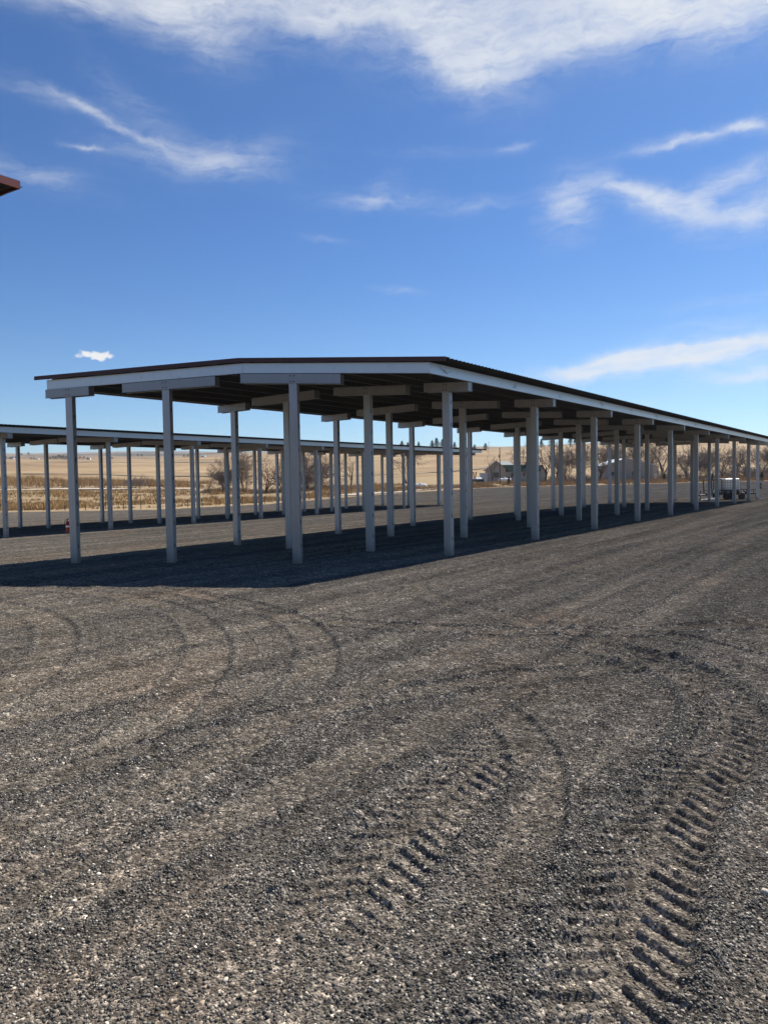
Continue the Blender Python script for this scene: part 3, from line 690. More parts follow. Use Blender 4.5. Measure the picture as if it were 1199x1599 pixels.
for a in [
 ('fan', 346, 162, 56, 'dense fan shaped leafless tree, leftmost of the creek trees', 0, 1.0),
 ('up', 383, 163, 74, 'upright many stemmed leafless tree just right of the fan shaped one', .4, .8),
 ('red', 414, 158, 62, 'leafless tree with reddish brown branches beside the creek', 0, 1.1),
 ('thicket', 364, 170, 45, 'low grey thicket between the fan shaped and the upright creek trees', 0, 1.0),
 ('vee', 444, 175, 64, 'slender leafless tree right of the reddish creek tree', 1.2, .9),
 ('crown', 480, 170, 92, 'tallest leafless creek tree, twigs rising above the second canopy roof', .3, .8),
 ('thicket', 470, 163, 44, 'wide grey thicket at the foot of the tallest creek tree', 1, 1.5),
 ('thicket', 498, 168, 48, 'grey thicket at the right end of the creek brush', 2, 1.4),
 ('fan', 502, 180, 66, 'spreading leafless tree behind the right end of the creek brush', 2.1, .9),
 ('gnarl', 548, 196, 52, 'lone gnarled leafless tree between creek and hillside', .5, .8),
 ('vee', 637, 200, 68, 'forked leafless tree with drooping twigs on the golden hillside', .2, 1.0),
 ('thicket', 208, 205, 20, 'small bare shrub on the field, leftmost of three', 0, 1.0),
 ('thicket', 220, 200, 24, 'small bare shrub on the field, middle of three', 1, 1.0),
 ('gnarl', 234, 200, 24, 'small crooked bare tree on the field, rightmost of three', 2, .8),
 ('gnarl', 769, 204, 50, 'stout pruned leafless tree before the gabled house front', 2.2, .62),
 ('vee', 819, 232, 62, 'slim leafless tree rising behind the green roof of the house', 1.9, .8),
 ('gnarl', 851, 212, 66, 'dark gnarled leafless tree at the right end of the house', .9, .8),
 ('bushy', 884, 215, 62, 'broad leafless tree right of the house with many stems', .2, .85),
 ('up', 908, 228, 66, 'leafless tree between the house and the tan building', .8, .9),
 ('crown', 870, 250, 68, 'pale leafless tree standing behind the gap beside the house', .5, .9),
 ('crown', 937, 210, 66, 'dark trunked leafless tree at the left corner of the tan building', 1.0, .8),
 ('bushy', 958, 248, 72, 'leafless tree behind the left half of the tan building', 1.4, .9),
 ('up', 984, 252, 72, 'leafless tree behind the middle of the tan building', 2.4, 1.0),
 ('crown', 1010, 250, 72, 'leafless tree behind the right half of the tan building', 2.0, .9),
 ('gnarl', 1034, 235, 68, 'leafless tree just right of the tan building', 1.7, 1.0),
 ('bushy', 1073, 212, 60.2, 'large vase shaped leafless tree with a dark trunk right of the tan building', 0, .75),
 ('fan', 1097, 208, 56.76, 'thick stemmed leafless tree beside the large vase shaped one', .7, .9),
 ('crown', 1128, 222, 55.04, 'leafless tree behind the white tank on the trailer', 2.6, 1.0),
 ('bushy', 1110, 250, 56.76, 'leafless tree in the second row behind the trailer', 1.1, 1.0),
 ('gnarl', 1160, 224, 56.76, 'crooked leafless tree behind the last canopy posts', .1, 1.0),
 ('crown', 1150, 255, 55.04, 'leafless tree in the back row behind the last canopy posts', 1.3, 1.0),
 ('up', 1188, 230, 58.48, 'leafless tree beyond the right end of the canopy roof', .9, 1.1),
 ('bushy', 1212, 226, 60.2, 'leafless tree cut by the right edge of the photo', 2.0, .9)]:
    place_tree(*a)
for k, (px, d, h) in enumerate([(905, 205, 18), (925, 203, 16), (1045, 215, 22), (1060, 214, 18), (1130, 205, 24), (1150, 208, 26), (1168, 206, 24), (1195, 210, 26), (1215, 208, 24), (872, 206, 16)]):
    places = ['at the foot of the broad tree right of the house', 'left of the tan building', 'by the right wall corner of the tan building', 'under the large vase shaped tree, left side', 'behind the trailer rack', 'behind the white tank', 'behind the trailer rear rail', 'right of the last canopy post', 'at the right photo edge', 'between the house and the broad tree']
    place_tree('thicket', px, d, h, 'low tangled bare thicket '+places[k], k*.7, 1.3, 'low thickets at the yard edge')

# conifers: a trunk and a crown of many small needle sprays
def conifer(seed, h, wdt, n=900):
    rn = random.Random(seed); t = MB(); t.tube([(0, 0, -.5), (0, 0, h*.5), (0, 0, h*.96)], [h*.025, h*.018, .03], 6); c = MB()
    for k in range(n):
        z = h*(.12+.88*rn.random()**.8); q = (z/h-.12)/.88; rad = wdt*(1-q)**.75*(.75+.3*math.sin(k*.7+seed)+.0)*math.sqrt(rn.uniform(.08, 1)); a = rn.uniform(0, 6.28)
        if rn.random() < .3*abs(math.sin(z*2.3+a*1.5)): continue
        p = Vector((math.cos(a)*rad, math.sin(a)*rad, z)); s = h*.045*rn.uniform(.6, 1.3); u = Vector((math.cos(a), math.sin(a), rn.uniform(-.5, .3))).normalized(); v = Vector((-math.sin(a), math.cos(a), rn.uniform(-.6, .6)))
        c.face([p-v*s*.5, p+u*s, p+v*s*.5, p-u*s*.4+Vector((0, 0, s*.5))])
    root = empty('conifer'); t.build('trunk', M['bark'], root)
    me = bpy.data.meshes.new('crown'); me.from_pydata(c.v, [], c.f); me.materials.append(M['needle']); link('crown', me, root); return root
CON = [[conifer(1, 10, 2.6), False, 10], [conifer(2, 10, 3.6, 1100), False, 10], [conifer(5, 6, 3.8, 700), False, 6]]
def place_con(k, px, d, hpx, label, wide=1., grp='dark conifers on the hill crest', dz=0.):
    pr = CON[k]; o = pr[0] if not pr[1] else copy_tree(pr[0]); pr[1] = True
    x, y = at(px, d); s = hpx*d/FPX/pr[2]; o.location = (x, y, lz(x, y)+dz); o.scale = (s*wide*1.5, s*wide*1.5, s); o.rotation_euler.z = px*.37; return tag(o, label, 'conifer', grp)
for a in [(1, 629, 700, 14, 'rounded dark conifer, leftmost on the hill crest', 1.0), (0, 638, 700, 12, 'narrow dark conifer second from the left on the crest', 1.1), (0, 655, 702, 13, 'narrow pointed conifer third from the left on the crest', .9),
          (1, 676, 700, 15, 'dark conifer left of the tallest crest tree', .9), (1, 683, 698, 19, 'tallest dark conifer in the middle of the crest', .9), (1, 692, 702, 17, 'broad dark conifer just right of the tallest crest tree', .95),
          (0, 711, 700, 13, 'dark conifer between two near canopy posts on the crest', 1.1), (1, 742, 700, 9, 'small dark conifer beside the little crest house', 1.1), (1, 759, 702, 11, 'round topped conifer, rightmost on the open crest', 1.1)]: place_con(*a)
for i, (px, h) in enumerate([(846, 14), (862, 16), (891, 16), (902, 12), (1060, 9), (1076, 8), (1158, 8), (1172, 9)]):
    place_con(i % 2, px, 640, h, 'conifer on the ridge behind the leafless trees, number %s from the left' % ['one', 'two', 'three', 'four', 'five', 'six', 'seven', 'eight'][i], 1.1, 'conifers on the right ridge')
far_l = [(13, 1000, 5), (22, 1010, 4), (27, 990, 4), (37, 1300, 4), (48, 1350, 5), (52, 960, 4), (56, 962, 4), (78, 970, 5), (82, 968, 5), (86, 972, 6), (90, 965, 6), (95, 968, 8), (99, 968, 7), (103, 966, 7), (107, 968, 6), (123, 980, 5), (128, 984, 5), (134, 986, 5), (140, 980, 4), (178, 990, 4), (206, 1200, 4), (218, 1180, 4), (224, 1180, 4), (290, 1050, 5), (296, 1050, 5), (316, 1060, 4)]
for i, (px, d, h) in enumerate(far_l):
    pl = 'far' if i else 'leftmost far'
    place_con(2, px, d, h, 'small dark evergreen clump far off on the plain behind the second canopy', 1.2, 'far-off evergreen clumps on the left plain')
for px, d, h, lb in [(795, 192, 12, 'small green evergreen shrub in front of the white propane tank'), (990, 207, 11, 'small dark evergreen shrub against the tan building wall'), (1189, 196, 14, 'small dark evergreen right of the last canopy post'), (1037, 206, 12, 'small evergreen by the right end of the tan building'), (1112.5, 198, 13, 'thin dark evergreen behind the trailer rack')]:
    place_con(0, px, d, h, lb, 1.3 if px != 1112.5 else .8, 'small evergreens at the yard edge')

# dry grass: tall stems on the banks and along the gravel edge
def grass(name, regions, mt, label, w0):
    V = []; F = []; base = 0
    for (p0, p1, d0, d1, N, h0, h1, rel) in regions:
        px = rng.uniform(p0, p1, N); u = (px-599.5)/FPX
        e = edge_d(u) if rel else 0; d = e+rng.uniform(d0, d1, N)
        x = FH[0]*d+RH[0]*u*d; y = FH[1]*d+RH[1]*u*d
        cl = fbm(x/6, y/6, 3, 77); k = cl > .40; x, y, d, cl = x[k], y[k], d[k], cl[k]; n = len(x); z = land_z(x, y)
        B = 6; hh = (h0+(h1-h0)*rng.uniform(0, 1, (n, B)))*(.5+1.2*(cl[:, None]-.35)*1.6)
        bx = x[:, None]+rng.normal(0, .25, (n, B)); by = y[:, None]+rng.normal(0, .25, (n, B)); a = rng.uniform(0, 6.28, (n, B)); wv = w0*rng.uniform(.6, 1.4, (n, B))
        lx, ly = rng.normal(0, .28, (n, B))*hh, rng.normal(0, .28, (n, B))*hh; zz_ = np.repeat(z[:, None], B, 1)-.08
        P = np.stack([np.stack([bx-np.cos(a)*wv, by-np.sin(a)*wv, zz_], -1), np.stack([bx+np.cos(a)*wv, by+np.sin(a)*wv, zz_], -1), np.stack([bx+lx, by+ly, zz_+hh], -1)], 2).reshape(-1, 3)
        V.append(P); F.append(np.arange(len(P)).reshape(-1, 3)+base); base += len(P)
    tag(npmesh(name, np.vstack(V), np.vstack(F), M[mt]), label, 'grass', kind='stuff')
grass('tall_dry_grass', [(-80, 330, 232, 262, 5200, .8, 2.2, 0), (-80, 520, 4, 22, 3000, .3, .8, 1), (-80, 340, 120, 185, 3000, .3, .9, 0), (330, 640, 150, 190, 2500, .4, 1.1, 0), (520, 760, 8, 30, 1500, .2, .7, 1), (735, 1260, 1, 26, 5200, .3, 1.0, 1), (860, 1260, 30, 60, 2500, .4, 1.3, 1)], 'straw', 'tall straw coloured dry grass along the banks and the gravel edge', .07)
grass('dry_brush', [(-80, 335, 215, 262, 800, .6, 1.8, 0), (-80, 300, 192, 215, 350, .4, 1.0, 0), (320, 560, 155, 185, 1300, .6, 1.6, 0), (600, 760, 4, 12, 500, .3, .9, 1), (840, 1260, 3, 30, 2600, .5, 1.6, 1), (738, 845, 1, 9, 350, .3, .9, 1)], 'straw2', 'brown dry brush growing through the grass on banks and under the trees', .06)

# ------------------------------------------------------------------ buildings
M['wall'] = simple('tan_painted_wall', (.34, .30, .25), .85, 0, .08, .4)
M['wall2'] = simple('cream_and_sunlit_wall', (.50, .45, .37), .85, 0, .08, .4)  # cream walls, also the sunlit tone at the tan building's right end
M['groof'] = simple('dark_green_metal_roof', (.008, .020, .018), .95, 0, .3, .5, .02)
M['lroof'] = simple('light_grey_shingle_roof', (.30, .31, .29), .85, 0, .15, .5)
M['wroof'] = simple('pale_metal_roof', (.52, .54, .55), .5, .2, .1, .5)
M['win'] = simple('window_glass', (.03, .035, .04), .15, 0, .1)
M['trimw'] = simple('brown_trim', (.10, .07, .05), .8)
M['white'] = simple('white_paint', (.78, .78, .76), .45, 0, .05, 1)
M['shedm'] = simple('pale_blue_metal', (.42, .46, .48), .5, .3, .1, 1)
M['black'] = simple('black_steel', (.02, .02, .022), .5, .3, .2, 3)
M['rubber'] = simple('tyre_rubber', (.02, .02, .02), .9)
M['wood'] = simple('weathered_pole_wood', (.07, .05, .04), .9, 0, .3, 2)
M['redp'] = simple('dark_red_paint', (.16, .03, .025), .5)
M['extr'] = simple('extinguisher_red', (.20, .012, .012), .35)
M['plas'] = simple('translucent_white_plastic', (.74, .75, .73), .4, 0, .04, 2)
M['cagem'] = simple('galvanised_cage_bar', (.22, .23, .24), .45, .6, .1)
def gable(root, x0, x1, y0, y1, zb, ze, zr, wall, roof, ridge='y', oh=.35, xr_=None, hip=0):
    m = MB(); m.box(x0, x1, y0, y1, zb, ze)
    if ridge == 'y':
        xm = (x0+x1)/2 if xr_ is None else xr_
        m.face([(x0, y0, ze), (x1, y0, ze), (xm, y0, zr)]); m.face([(x1, y1, ze), (x0, y1, ze), (xm, y1, zr)])
        m.build('wall', wall, root); r = MB(); t = .16
        for (xa, za, xb) in ((x0-oh, ze-oh*(zr-ze)/(xm-x0), xm), (x1+oh, ze-oh*(zr-ze)/(x1-xm), xm)):
            a, b = y0-oh, y1+oh
            r.hexa([(xa, a, za), (xb, a, zr), (xb, b, zr), (xa, b, za), (xa, a, za+t), (xb, a, zr+t), (xb, b, zr+t), (xa, b, za+t)])
        return r.build('roof', roof, root)
    ym = (y0+y1)/2
    m.face([(x0, y0, ze), (x0, y1, ze), (x0, ym, zr)]); m.face([(x1, y1, ze), (x1, y0, ze), (x1, ym, zr)]); m.build('wall', wall, root); r = MB(); t = .16
    for (ya, yb_) in ((y0-oh, ym), (y1+oh, ym)):
        za = ze-oh*(zr-ze)/(ym-y0)
        r.hexa([(x0-oh, ya, za), (x1+oh, ya, za), (x1+oh-hip, yb_, zr), (x0-oh+hip, yb_, zr), (x0-oh, ya, za+t), (x1+oh, ya, za+t), (x1+oh-hip, yb_, zr+t), (x0-oh+hip, yb_, zr+t)])
    return r.build('roof', roof, root)
def window(root, x0, x1, z0, z1, y, name='window'):
    f = MB(); w_ = .09
    for b in ((x0-w_, x1+w_, z0-w_, z0), (x0-w_, x1+w_, z1, z1+w_), (x0-w_, x0, z0, z1), (x1, x1+w_, z0, z1)): f.box(b[0], b[1], y-.06, y-.003, b[2], b[3])
    fo = f.build(name, M['trimw'], root); p = MB(); p.box(x0, x1, y-.035, y-.004, z0, z1); p.build('pane', M['win'], fo); return fo
# house with the long green roof
hx, hy = at(787, 215); house = empty('farmhouse', (hx, hy, lz(hx, hy)-.1), YAW-.03)
tag(house, 'tan farmhouse with gabled wing and long dark green roof beyond the gravel yard', 'house')
gable(house, -4.9, .4, -1.4, 5.0, -.6, 4.0, 6.15, M['wall'], M['trimw'], 'y', .55)
gable(house, .42, 10.4, 0, 6.2, -.6, 3.35, 5.05, M['wall'], M['groof'], 'x', .3)
gable(house, -2.6, 3.6, 5.1, 10, -.6, 5.0, 6.3, M['wall2'], M['lroof'], 'x', .45, None, 1.6)
gable(house, 10.42, 12.2, .8, 5, -.6, 3.3, 4.9, M['wall2'], M['trimw'], 'y', .45)
window(house, -3.15, -1.75, 1.6, 2.9, -1.4); window(house, 5.55, 6.15, 2.0, 2.7, 0); window(house, 2.2, 3.2, 1.7, 2.8, 0)
m = MB(); m.box(8.1, 9.0, -.05, -.004, -.4, 1.75); m.build('door', M['trimw'], house)
m = MB(); m.box(6.6, 7.1, 2.2, 2.7, 4.0, 5.9); m.build('chimney', M['trimw'], house)
# long tan building on the right
bx, by = at(945, 222); barn = empty('utility_building', (bx, by, lz(bx, by)-.1), YAW-.06)
tag(barn, 'long tan metal building with pale roof among the leafless trees on the right', 'building')
k = .1930
gable(barn, 0, 14.0, 0, 18, -.6, 4.9, 6.9, M['wall'], M['wroof'], 'y', .3, 6.2)
window(barn, 1.5, 2.7, 1.9, 2.9, 0); window(barn, 8.0, 9.1, 1.9, 2.9, 0)
gable(barn, 14.01, 16.2, 1.5, 9, -.6, 4.3, 5.1, M['wall2'], M['wroof'], 'y', .2, 14.3)  # sunlight on this right end is put into the paler wall colour
m = MB(); m.box(14.9, 15.6, 1.45, 1.496, -.3, 2.2); m.build('door', M['white'], barn)
m = MB(); m.lathe([(.05, 0), (.3, .12), (.42, .34)], (14.6, 3, 5.2), 'Z', 12); m.tube([(14.6, 3, 4.8), (14.6, 3, 5.25)], .04, 6); m.build('satellite_dish', M['black'], barn)
# little houses far off
for px, d, wv, hv, wm, rm, lb in [(21, 1000, 9, 4.2, 'white', 'trimw', 'tiny white house far off behind the leftmost canopy posts'), (60, 965, 8, 3.6, 'white', 'lroof', 'tiny white house beside the round evergreen clump far left'), (105, 962, 10, 3.5, 'wall2', 'trimw', 'tiny pale house in front of the long evergreen clump'),
                                  (141, 985, 7, 3.5, 'white', 'lroof', 'tiny white house at the right end of the far evergreens'), (319, 1055, 9, 4, 'white', 'lroof', 'tiny white house on the plain left of the creek trees'), (676, 699, 8, 3.4, 'wall', 'wroof', 'small house with pale roof between conifers on the hill crest'), (740, 699, 5, 3.4, 'wall2', 'wroof', 'small pale house at the right of the hill crest')]:
    x, y = at(px, d); o = empty('distant_house', (x, y, lz(x, y)), YAW+.1*math.sin(px)); tag(o, lb, 'house', 'tiny houses far off')
    wv *= .7; hv *= .8; gable(o, -wv/2, wv/2, 0, wv*.7, -1.5, hv*.62, hv, M[wm], M[rm], 'x'); window(o, -1.2, .2, hv*.2, hv*.45, 0)
# pale metal shed
x, y = at(756, 208); sh_ = empty('metal_shed', (x, y, lz(x, y)-.05), YAW); tag(sh_, 'narrow pale blue metal shed left of the gabled house', 'shed')
m = MB(); m.box(-.95, .95, 0, 2.2, -.3, 2.6)
for i in range(9): m.box(-.95+.22*i, -.95+.22*i+.05, -.03, -.002, -.2, 2.58)
m.build('wall', M['shedm'], sh_)
m = MB(); m.hexa([(-1.1, -.2, 2.62), (1.1, -.2, 2.62), (1.1, 2.4, 2.62), (-1.1, 2.4, 2.62), (-1.1, -.2, 2.9), (1.1, -.2, 2.9), (1.1, 2.4, 2.7), (-1.1, 2.4, 2.7)]); m.build('roof', M['wroof'], sh_)
# propane tanks
def tank(px, d, L, r, label, dz=0):
    x, y = at(px, d); o = empty('propane_tank', (x, y, lz(x, y)+dz), YAW-.05); tag(o, label, 'gas tank', 'white propane tanks')
    m = MB(); pr = [(.02, -L/2)]+[(r*math.sin(a*math.pi/12), -L/2+r*.7*(1-math.cos(a*math.pi/12))) for a in range(1, 7)]+[(r*math.cos(a*math.pi/12), L/2-r*.7+r*.7*math.sin(a*math.pi/12)) for a in range(0, 6)]+[(.02, L/2)]
    m.lathe(pr, (0, 0, r+.35), 'X', 20); m.build('tank_body', M['white'], o, smooth=True)
    for s in (-1, 1): m = MB(); m.box(s*L*.28-.12, s*L*.28+.12, -r*.6, r*.6, -.3, .5); m.build('leg', M['shedm'], o)
    m = MB(); m.lathe([(.22, 0), (.22, .22), (.12, .32)], (0, 0, 2*r+.3), 'Z', 14); m.build('valve_dome', M['white'], o); return o
tank(788.5, 203, 3.5, .52, 'white propane tank on legs in front of the gabled house')
tank(657, 178, 2.9, .42, 'white propane tank low behind the dirt bank, below the forked tree', -.45)
# vehicle left of the shed
x, y = at(746.5, 203); v_ = empty('farm_vehicle', (x, y, lz(x, y)), YAW+.25); tag(v_, 'small dark vehicle with white top and two dark red uprights, left of the shed', 'vehicle')
m = MB(); m.hexa([(-1.0, -2.0, .45), (1.0, -2.0, .45), (1.0, 2.0, .45), (-1.0, 2.0, .45), (-.95, -1.9, 1.25), (.95, -1.9, 1.25), (.95, 1.9, 1.25), (-.95, 1.9, 1.25)]); m.build('body', M['black'], v_)
m = MB(); m.hexa([(-.85, -.9, 1.26), (.95, -.9, 1.26), (.95, 1.6, 1.26), (-.85, 1.6, 1.26), (-.7, -.5, 1.75), (.8, -.5, 1.75), (.8, 1.2, 1.75), (-.7, 1.2, 1.75)]); m.build('white_top', M['white'], v_)
for sx in (-1, 1):
    for yy_ in (-1.3, 1.3): m = MB(); m.lathe([(.2, sx*.8), (.42, sx*.8), (.42, sx*1.05), (.2, sx*1.05)], (0, yy_, .42), 'X', 16); m.build('wheel', M['rubber'], v_)
for sx in (-1, 1): m = MB(); m.hexa([(sx*.12-.6, .9, 1.2), (sx*.12-.42, .9, 1.2), (sx*.12-.42, 1.1, 1.2), (sx*.12-.6, 1.1, 1.2), (sx*.42-.66, .9, 3.2), (sx*.42-.36, .9, 3.2), (sx*.42-.36, 1.1, 3.2), (sx*.42-.66, 1.1, 3.2)]); m.build('upright', M['redp'], v_)
# poles
x, y = at(781, 196); p_ = empty('utility_pole', (x, y, lz(x, y)-.2)); tag(p_, 'tall dark wooden pole standing in front of the gabled house', 'utility pole')
m = MB(); m.tube([(0, 0, 0), (0, 0, 5), (0, 0, 9.9)], [.15, .13, .10], 10); m.build('pole', M['wood'], p_)
m = MB(); m.lathe([(.16, 0), (.18, .05), (.18, .7), (.12, .75)], (0, -.3, 7.2), 'Z', 12); m.build('meter_can', M['wood'], p_)
x, y = at(764, 705); p_ = empty('utility_pole', (x, y, lz(x, y)-.5)); tag(p_, 'thin bare pole on the crest right of the last conifer', 'utility pole')
m = MB(); m.tube([(0, 0, 0), (0, 0, 8.5)], [.16, .12], 8); m.build('pole', M['wood'], p_); m = MB(); m.box(-.9, .9, -.05, .05, 7.6, 7.75); m.build('crossarm', M['wood'], p_)

# ------------------------------------------------------------------ wire fence along the left gravel edge
fp = [-60, -30, 2, 35, 69, 102, 134, 165.6, 193.6, 220.6, 246, 270, 294, 316, 338, 359, 379, 397, 414, 433, 450, 467, 483, 499, 514, 530]
pts = []
for px in fp:
    u = (px-599.5)/FPX; e = float(edge_d(np.array([u]))[0])+1.2; x, y = at(px, e); pts.append((x, y, lz(x, y)))
fo = empty('wire_fence', pts[0]); tag(fo, 'low wire fence on thin metal posts between gravel yard and dry field', 'fence')
for (x, y, z) in pts:
    m = MB(); m.box(-.035, .035, -.035, .035, -.3, 1.15); m.box(-.05, .05, -.045, -.036, .9, 1.1); m.build('fence_post', M['wood'], fo, (x-pts[0][0], y-pts[0][1], z-pts[0][2]))
m = MB()
for hz in (.35, .7, 1.05):
    for a, b in zip(pts[:-1], pts[1:]): m.tube([Vector(a)-Vector(pts[0])+Vector((0, 0, hz)), (Vector(a)+Vector(b))/2-Vector(pts[0])+Vector((0, 0, hz-.02)), Vector(b)-Vector(pts[0])+Vector((0, 0, hz))], .006, 3, False)
m.build('wire', M['cagem'], fo)
M['ditch'] = simple('dark_weed_line', (.17, .125, .08), .95, 0, .3, .3)
ribbon('field_path', [at(-60, 322), at(120, 330), at(260, 328), at(420, 322), at(500, 320)], 7, M['ditch'], .35)
ribbon('field_path', [at(560, 300), at(620, 312), at(700, 335), at(770, 350)], 5, M['ditch'], .3)
ribbon('field_path', [at(-60, 620), at(120, 640), at(260, 640), at(420, 600)], 12, M['ditch'], .4)

# ------------------------------------------------------------------ extinguishers
def extinguisher(loc, s, label, body, stake):
    o = empty('fire_extinguisher', loc, YAW); tag(o, label, 'fire extinguisher', 'fire extinguishers by the canopies')
    m = MB(); m.lathe([(.05, .0), (.085, .02), (.085, .47), (.07, .54), (.03, .58), (.03, .61)], (0, 0, 0), 'Z', 18)
    b = m.build('cylinder', body, o, smooth=True)
    m = MB(); m.lathe([(.0868, .26), (.0868, .34)], (0, 0, 0), 'Z', 18); m.f = m.f[:-2]; m.mi = m.mi[:-2]; m.build('label_band', M['white'] if stake else M['shedm'], b)
    m = MB(); m.box(-.035, .035, -.03, .03, .61, .66); m.hexa([(-.03, -.02, .66), (.11, -.02, .70), (.11, .02, .70), (-.03, .02, .66), (-.03, -.02, .675), (.11, -.02, .72), (.11, .02, .72), (-.03, .02, .675)]); m.build('handle', M['black'], o)
    m = MB(); m.tube([(-.03, 0, .63), (-.12, -.02, .6), (-.13, -.02, .4), (-.115, -.02, .18)], .014, 8); m.build('hose', M['black'], o)
    o.scale = (s, s, s); return o
x, y = -34.09, 20.63
st_ = MB(); st_.box(-.02, .02, -.02, .02, -.2, 1.25); st_.box(-.02, .09, -.012, .012, 1.0, 1.03)
so_ = st_.build('metal_stake', M['galv'], None, (x+.10, y+.16, gz(x, y)), YAW); tag(so_, 'thin metal stake in the gravel holding the red extinguisher, mostly behind a post', 'stake')
extinguisher((x, y, gz(x, y)+.34), 1.0, 'red fire extinguisher low beside the leftmost near canopy post', M['extr'], True)
extinguisher((-11.34, 75.75, gz(-11.3, 75.8)+1.0), .85, 'small dark extinguisher hung on the last post of the middle canopy', M['black'], False)

# ------------------------------------------------------------------ trailer with the caged tank
tx, ty_ = at(1140, 71); tz = gz(tx, ty_); K = 71/FPX
tr = empty('utility_trailer', (tx, ty_, tz), YAW+.04); tag(tr, 'black flatbed utility trailer with low side rails beyond the end of the canopy', 'trailer')
def X(p): return (p-1140)*K
m = MB()
for y in (-.85, .85): m.box(X(1104), X(1176), y-.04, y+.04, .48, .58)
for i in range(9): m.box(X(1104)+i*.53, X(1104)+i*.53+.06, -.81, .81, .49, .56)
m.build('frame', M['black'], tr)
m = MB()
for i in range(8): m.box(X(1105), X(1175), -.80+i*.2, -.62+i*.2, .585, .62)
m.build('deck_boards', M['wood'], tr)
for y in (-.86, .86):
    m = MB(); m.box(X(1118), X(1176), y-.025, y+.025, .90, .95)
    for p in (1118, 1126, 1134, 1142, 1150, 1158, 1163, 1169, 1175.5): m.box(X(p)-.02, X(p)+.02, y-.02, y+.02, .58, .90)
    m.build('side_rail', M['black'], tr)
m = MB(); h_ = 1.95
for y in (-.8, .8): m.tube([(X(1104.5), y, .55), (X(1103), y, h_-.15), (X(1105), y, h_), (X(1119), y, h_), (X(1120), y, h_-.12), (X(1120), y, .6)], .05, 8)
for z in (.9, 1.95): m.tube([(X(1104), -.8, z), (X(1104), .8, z)], .028, 8)
m.tube([(X(1120), -.8, 1.9), (X(1120), .8, 1.9)], .028, 8)
m.build('front_rack', M['black'], tr)
for p in (1125.5, 1149.5):
    for y in (-1.0, 1.0):
        wh = MB(); wh.lathe([(.18, -.1), (.29, -.1), (.32, -.06), (.32, .06), (.29, .1), (.18, .1)], (X(p), y, .32), 'Y', 24); wo_ = wh.build('wheel', M['rubber'], tr, smooth=False)
        r_ = MB(); r_.lathe([(.05, -.07), (.18, -.09), (.185, .0)], (X(p), y, .32), 'Y', 20); r_.build('rim', M['shedm'], wo_)
        fd = MB(); 
        for a in range(6):
            a0, a1 = math.pi*(.1+.8*a/6), math.pi*(.1+.8*(a+1)/6); q = [(X(p)+.46*math.cos(t_), .37+.46*math.sin(t_)) for t_ in (a0, a1)]
            fd.hexa([(q[0][0], y-.14, q[0][1]), (q[1][0], y-.14, q[1][1]), (q[1][0], y+.14, q[1][1]), (q[0][0], y+.14, q[0][1]), (q[0][0], y-.14, q[0][1]+.012), (q[1][0], y-.14, q[1][1]+.012), (q[1][0], y+.14, q[1][1]+.012), (q[0][0], y+.14, q[0][1]+.012)])
        fd.build('fender', M['black'], tr)
m = MB()
for s in (-1, 1): m.tube([(X(1106), s*.6, .5), (X(1092), s*.05, .42)], .05, 6)
m.tube([(X(1094), 0, .45), (X(1088), 0, .45)], .055, 8); m.build('tongue', M['black'], tr)
m = MB(); m.tube([(X(1093), .1, .05), (X(1093), .1, .9)], .035, 8); m.box(X(1093)-.1, X(1093)+.1, 0, .2, -.02, .05); m.build('jack', M['black'], tr)
m = MB(); m.box(X(1173)-.1, X(1173)+.1, -.95, -.75, -.02, .04); m.tube([(X(1173), -.85, .03), (X(1173), -.85, .5)], .03, 8); m.build('jack', M['black'], tr)
m = MB(); m.tube([(X(1112.5), .2, .6), (X(1112.5), .2, 1.9), (X(1112.5), .2, 2.0), (X(1112.5), .2, 2.55)], [.02, .02, .11, .015], 8); m.build('mast', M['black'], tr)
sl_ = MB(); sl_.hexa([(-1.5, -.2, .02), (.0, -.32, .02), (.0, .32, .02), (-1.5, .1, .02), (-1.45, -.18, .07), (.0, -.3, .22), (.0, .3, .22), (-1.45, .08, .07)])
o = sl_.build('ramp_board', M['white'], None, (tx+(X(1110))*math.cos(YAW)+1.3*math.sin(YAW), ty_+(X(1110))*math.sin(YAW)-1.3*math.cos(YAW), tz), YAW); tag(o, 'white tapered board lying on the gravel at the front of the trailer', 'board')
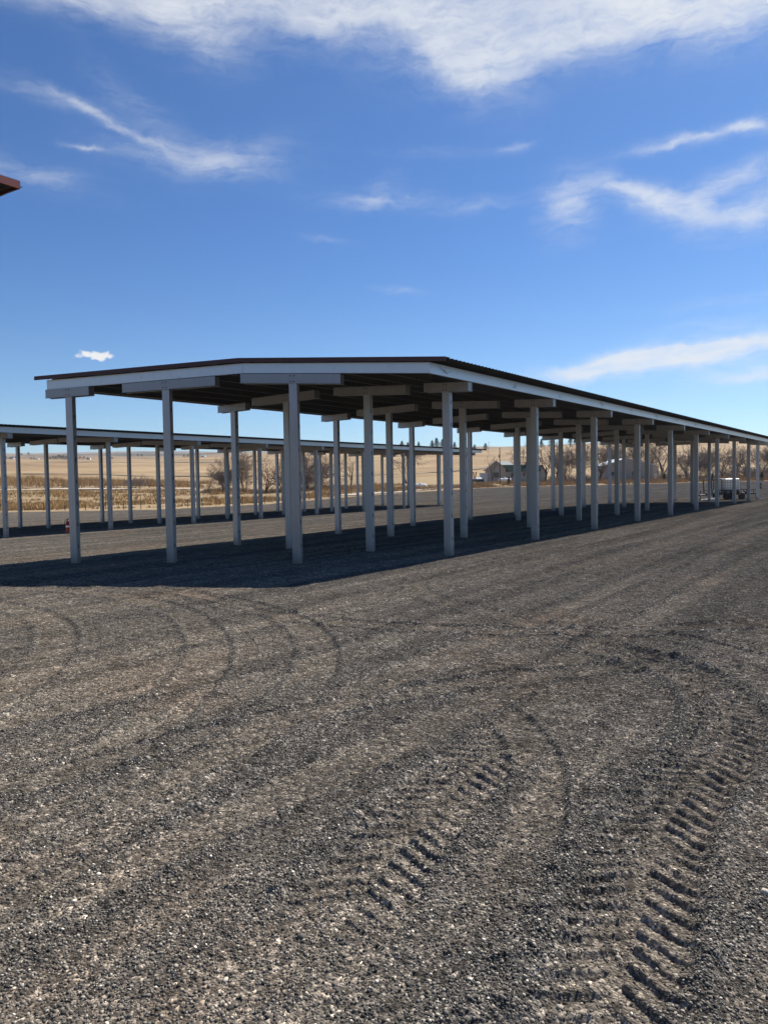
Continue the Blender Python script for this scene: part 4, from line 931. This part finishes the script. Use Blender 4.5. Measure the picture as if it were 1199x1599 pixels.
# caged tank
it = empty('caged_water_tank', (tx+X(1137)*math.cos(YAW), ty_+X(1137)*math.sin(YAW), tz+.62), YAW+.2); it.scale = (1.38, 1.3, 1.12); tag(it, 'white plastic liquid tank in a metal cage standing on the trailer', 'liquid tank')
m = MB(); m.box(-.6, .6, -.5, .5, .17, .2); 
for sx in (-.52, 0, .52):
    for sy in (-.42, .42): m.box(sx-.07, sx+.07, sy-.07, sy+.07, 0, .17)
m.build('pallet', M['black'], it)
m = MB(); m.box(-.58, .58, -.48, .48, .21, 1.24); tb = m.build('plastic_tank', M['plas'], it); bv = tb.modifiers.new('round', 'BEVEL'); bv.width = .09; bv.segments = 4
m = MB(); m.lathe([(.12, 0), (.12, .05), (.10, .06)], (0, 0, 1.24), 'Z', 16); m.build('lid', M['extr'], it)
m = MB()
for i in range(7):
    x_ = -.6+.2*i
    for y_ in (-.505, .505): m.tube([(x_, y_, .2), (x_, y_, 1.2)], .010, 6)
for i in range(6):
    y_ = -.5+.2*i
    for x_ in (-.605, .605): m.tube([(x_, y_, .2), (x_, y_, 1.2)], .010, 6)
for z_ in (.25, .45, .67, .9, 1.2):
    m.tube([(-.605, -.505, z_), (.605, -.505, z_), (.605, .505, z_), (-.605, .505, z_), (-.605, -.505, z_)], .011, 6)
m.build('cage', M['cagem'], it)
o = MB(); o.lathe([(.06, .0), (.12, .03), (.155, .1), (.16, .17), (.14, .26), (.07, .31), (.05, .34), (.09, .35), (.09, .42)], (0, 0, 0), 'Z', 18)
ob = o.build('gas_cylinder', M['white'], None, (tx+X(1112.5)*math.cos(YAW)+.5*math.sin(YAW), ty_+X(1112.5)*math.sin(YAW)-.5*math.cos(YAW), tz+.62), 0, smooth=True); tag(ob, 'small round white cylinder on the front of the trailer under the rack', 'gas cylinder')

# ------------------------------------------------------------------ air
hm = bpy.data.materials.new('thin_air_haze'); hm.use_nodes = True; t = NT(hm.node_tree)
pv = t.n('ShaderNodeVolumePrincipled'); pv.inputs['Color'].default_value = (.72, .82, 1.0, 1); pv.inputs['Density'].default_value = .00009; pv.inputs['Anisotropy'].default_value = .2
ho = t.n('ShaderNodeOutputMaterial'); t.set(ho.inputs['Volume'], pv.outputs[0])
m = MB(); m.box(-4600, 4600, -4600, 4600, -12, 150); tag(m.build('haze', hm), 'faint blue haze over the distant fields', 'haze', kind='stuff')
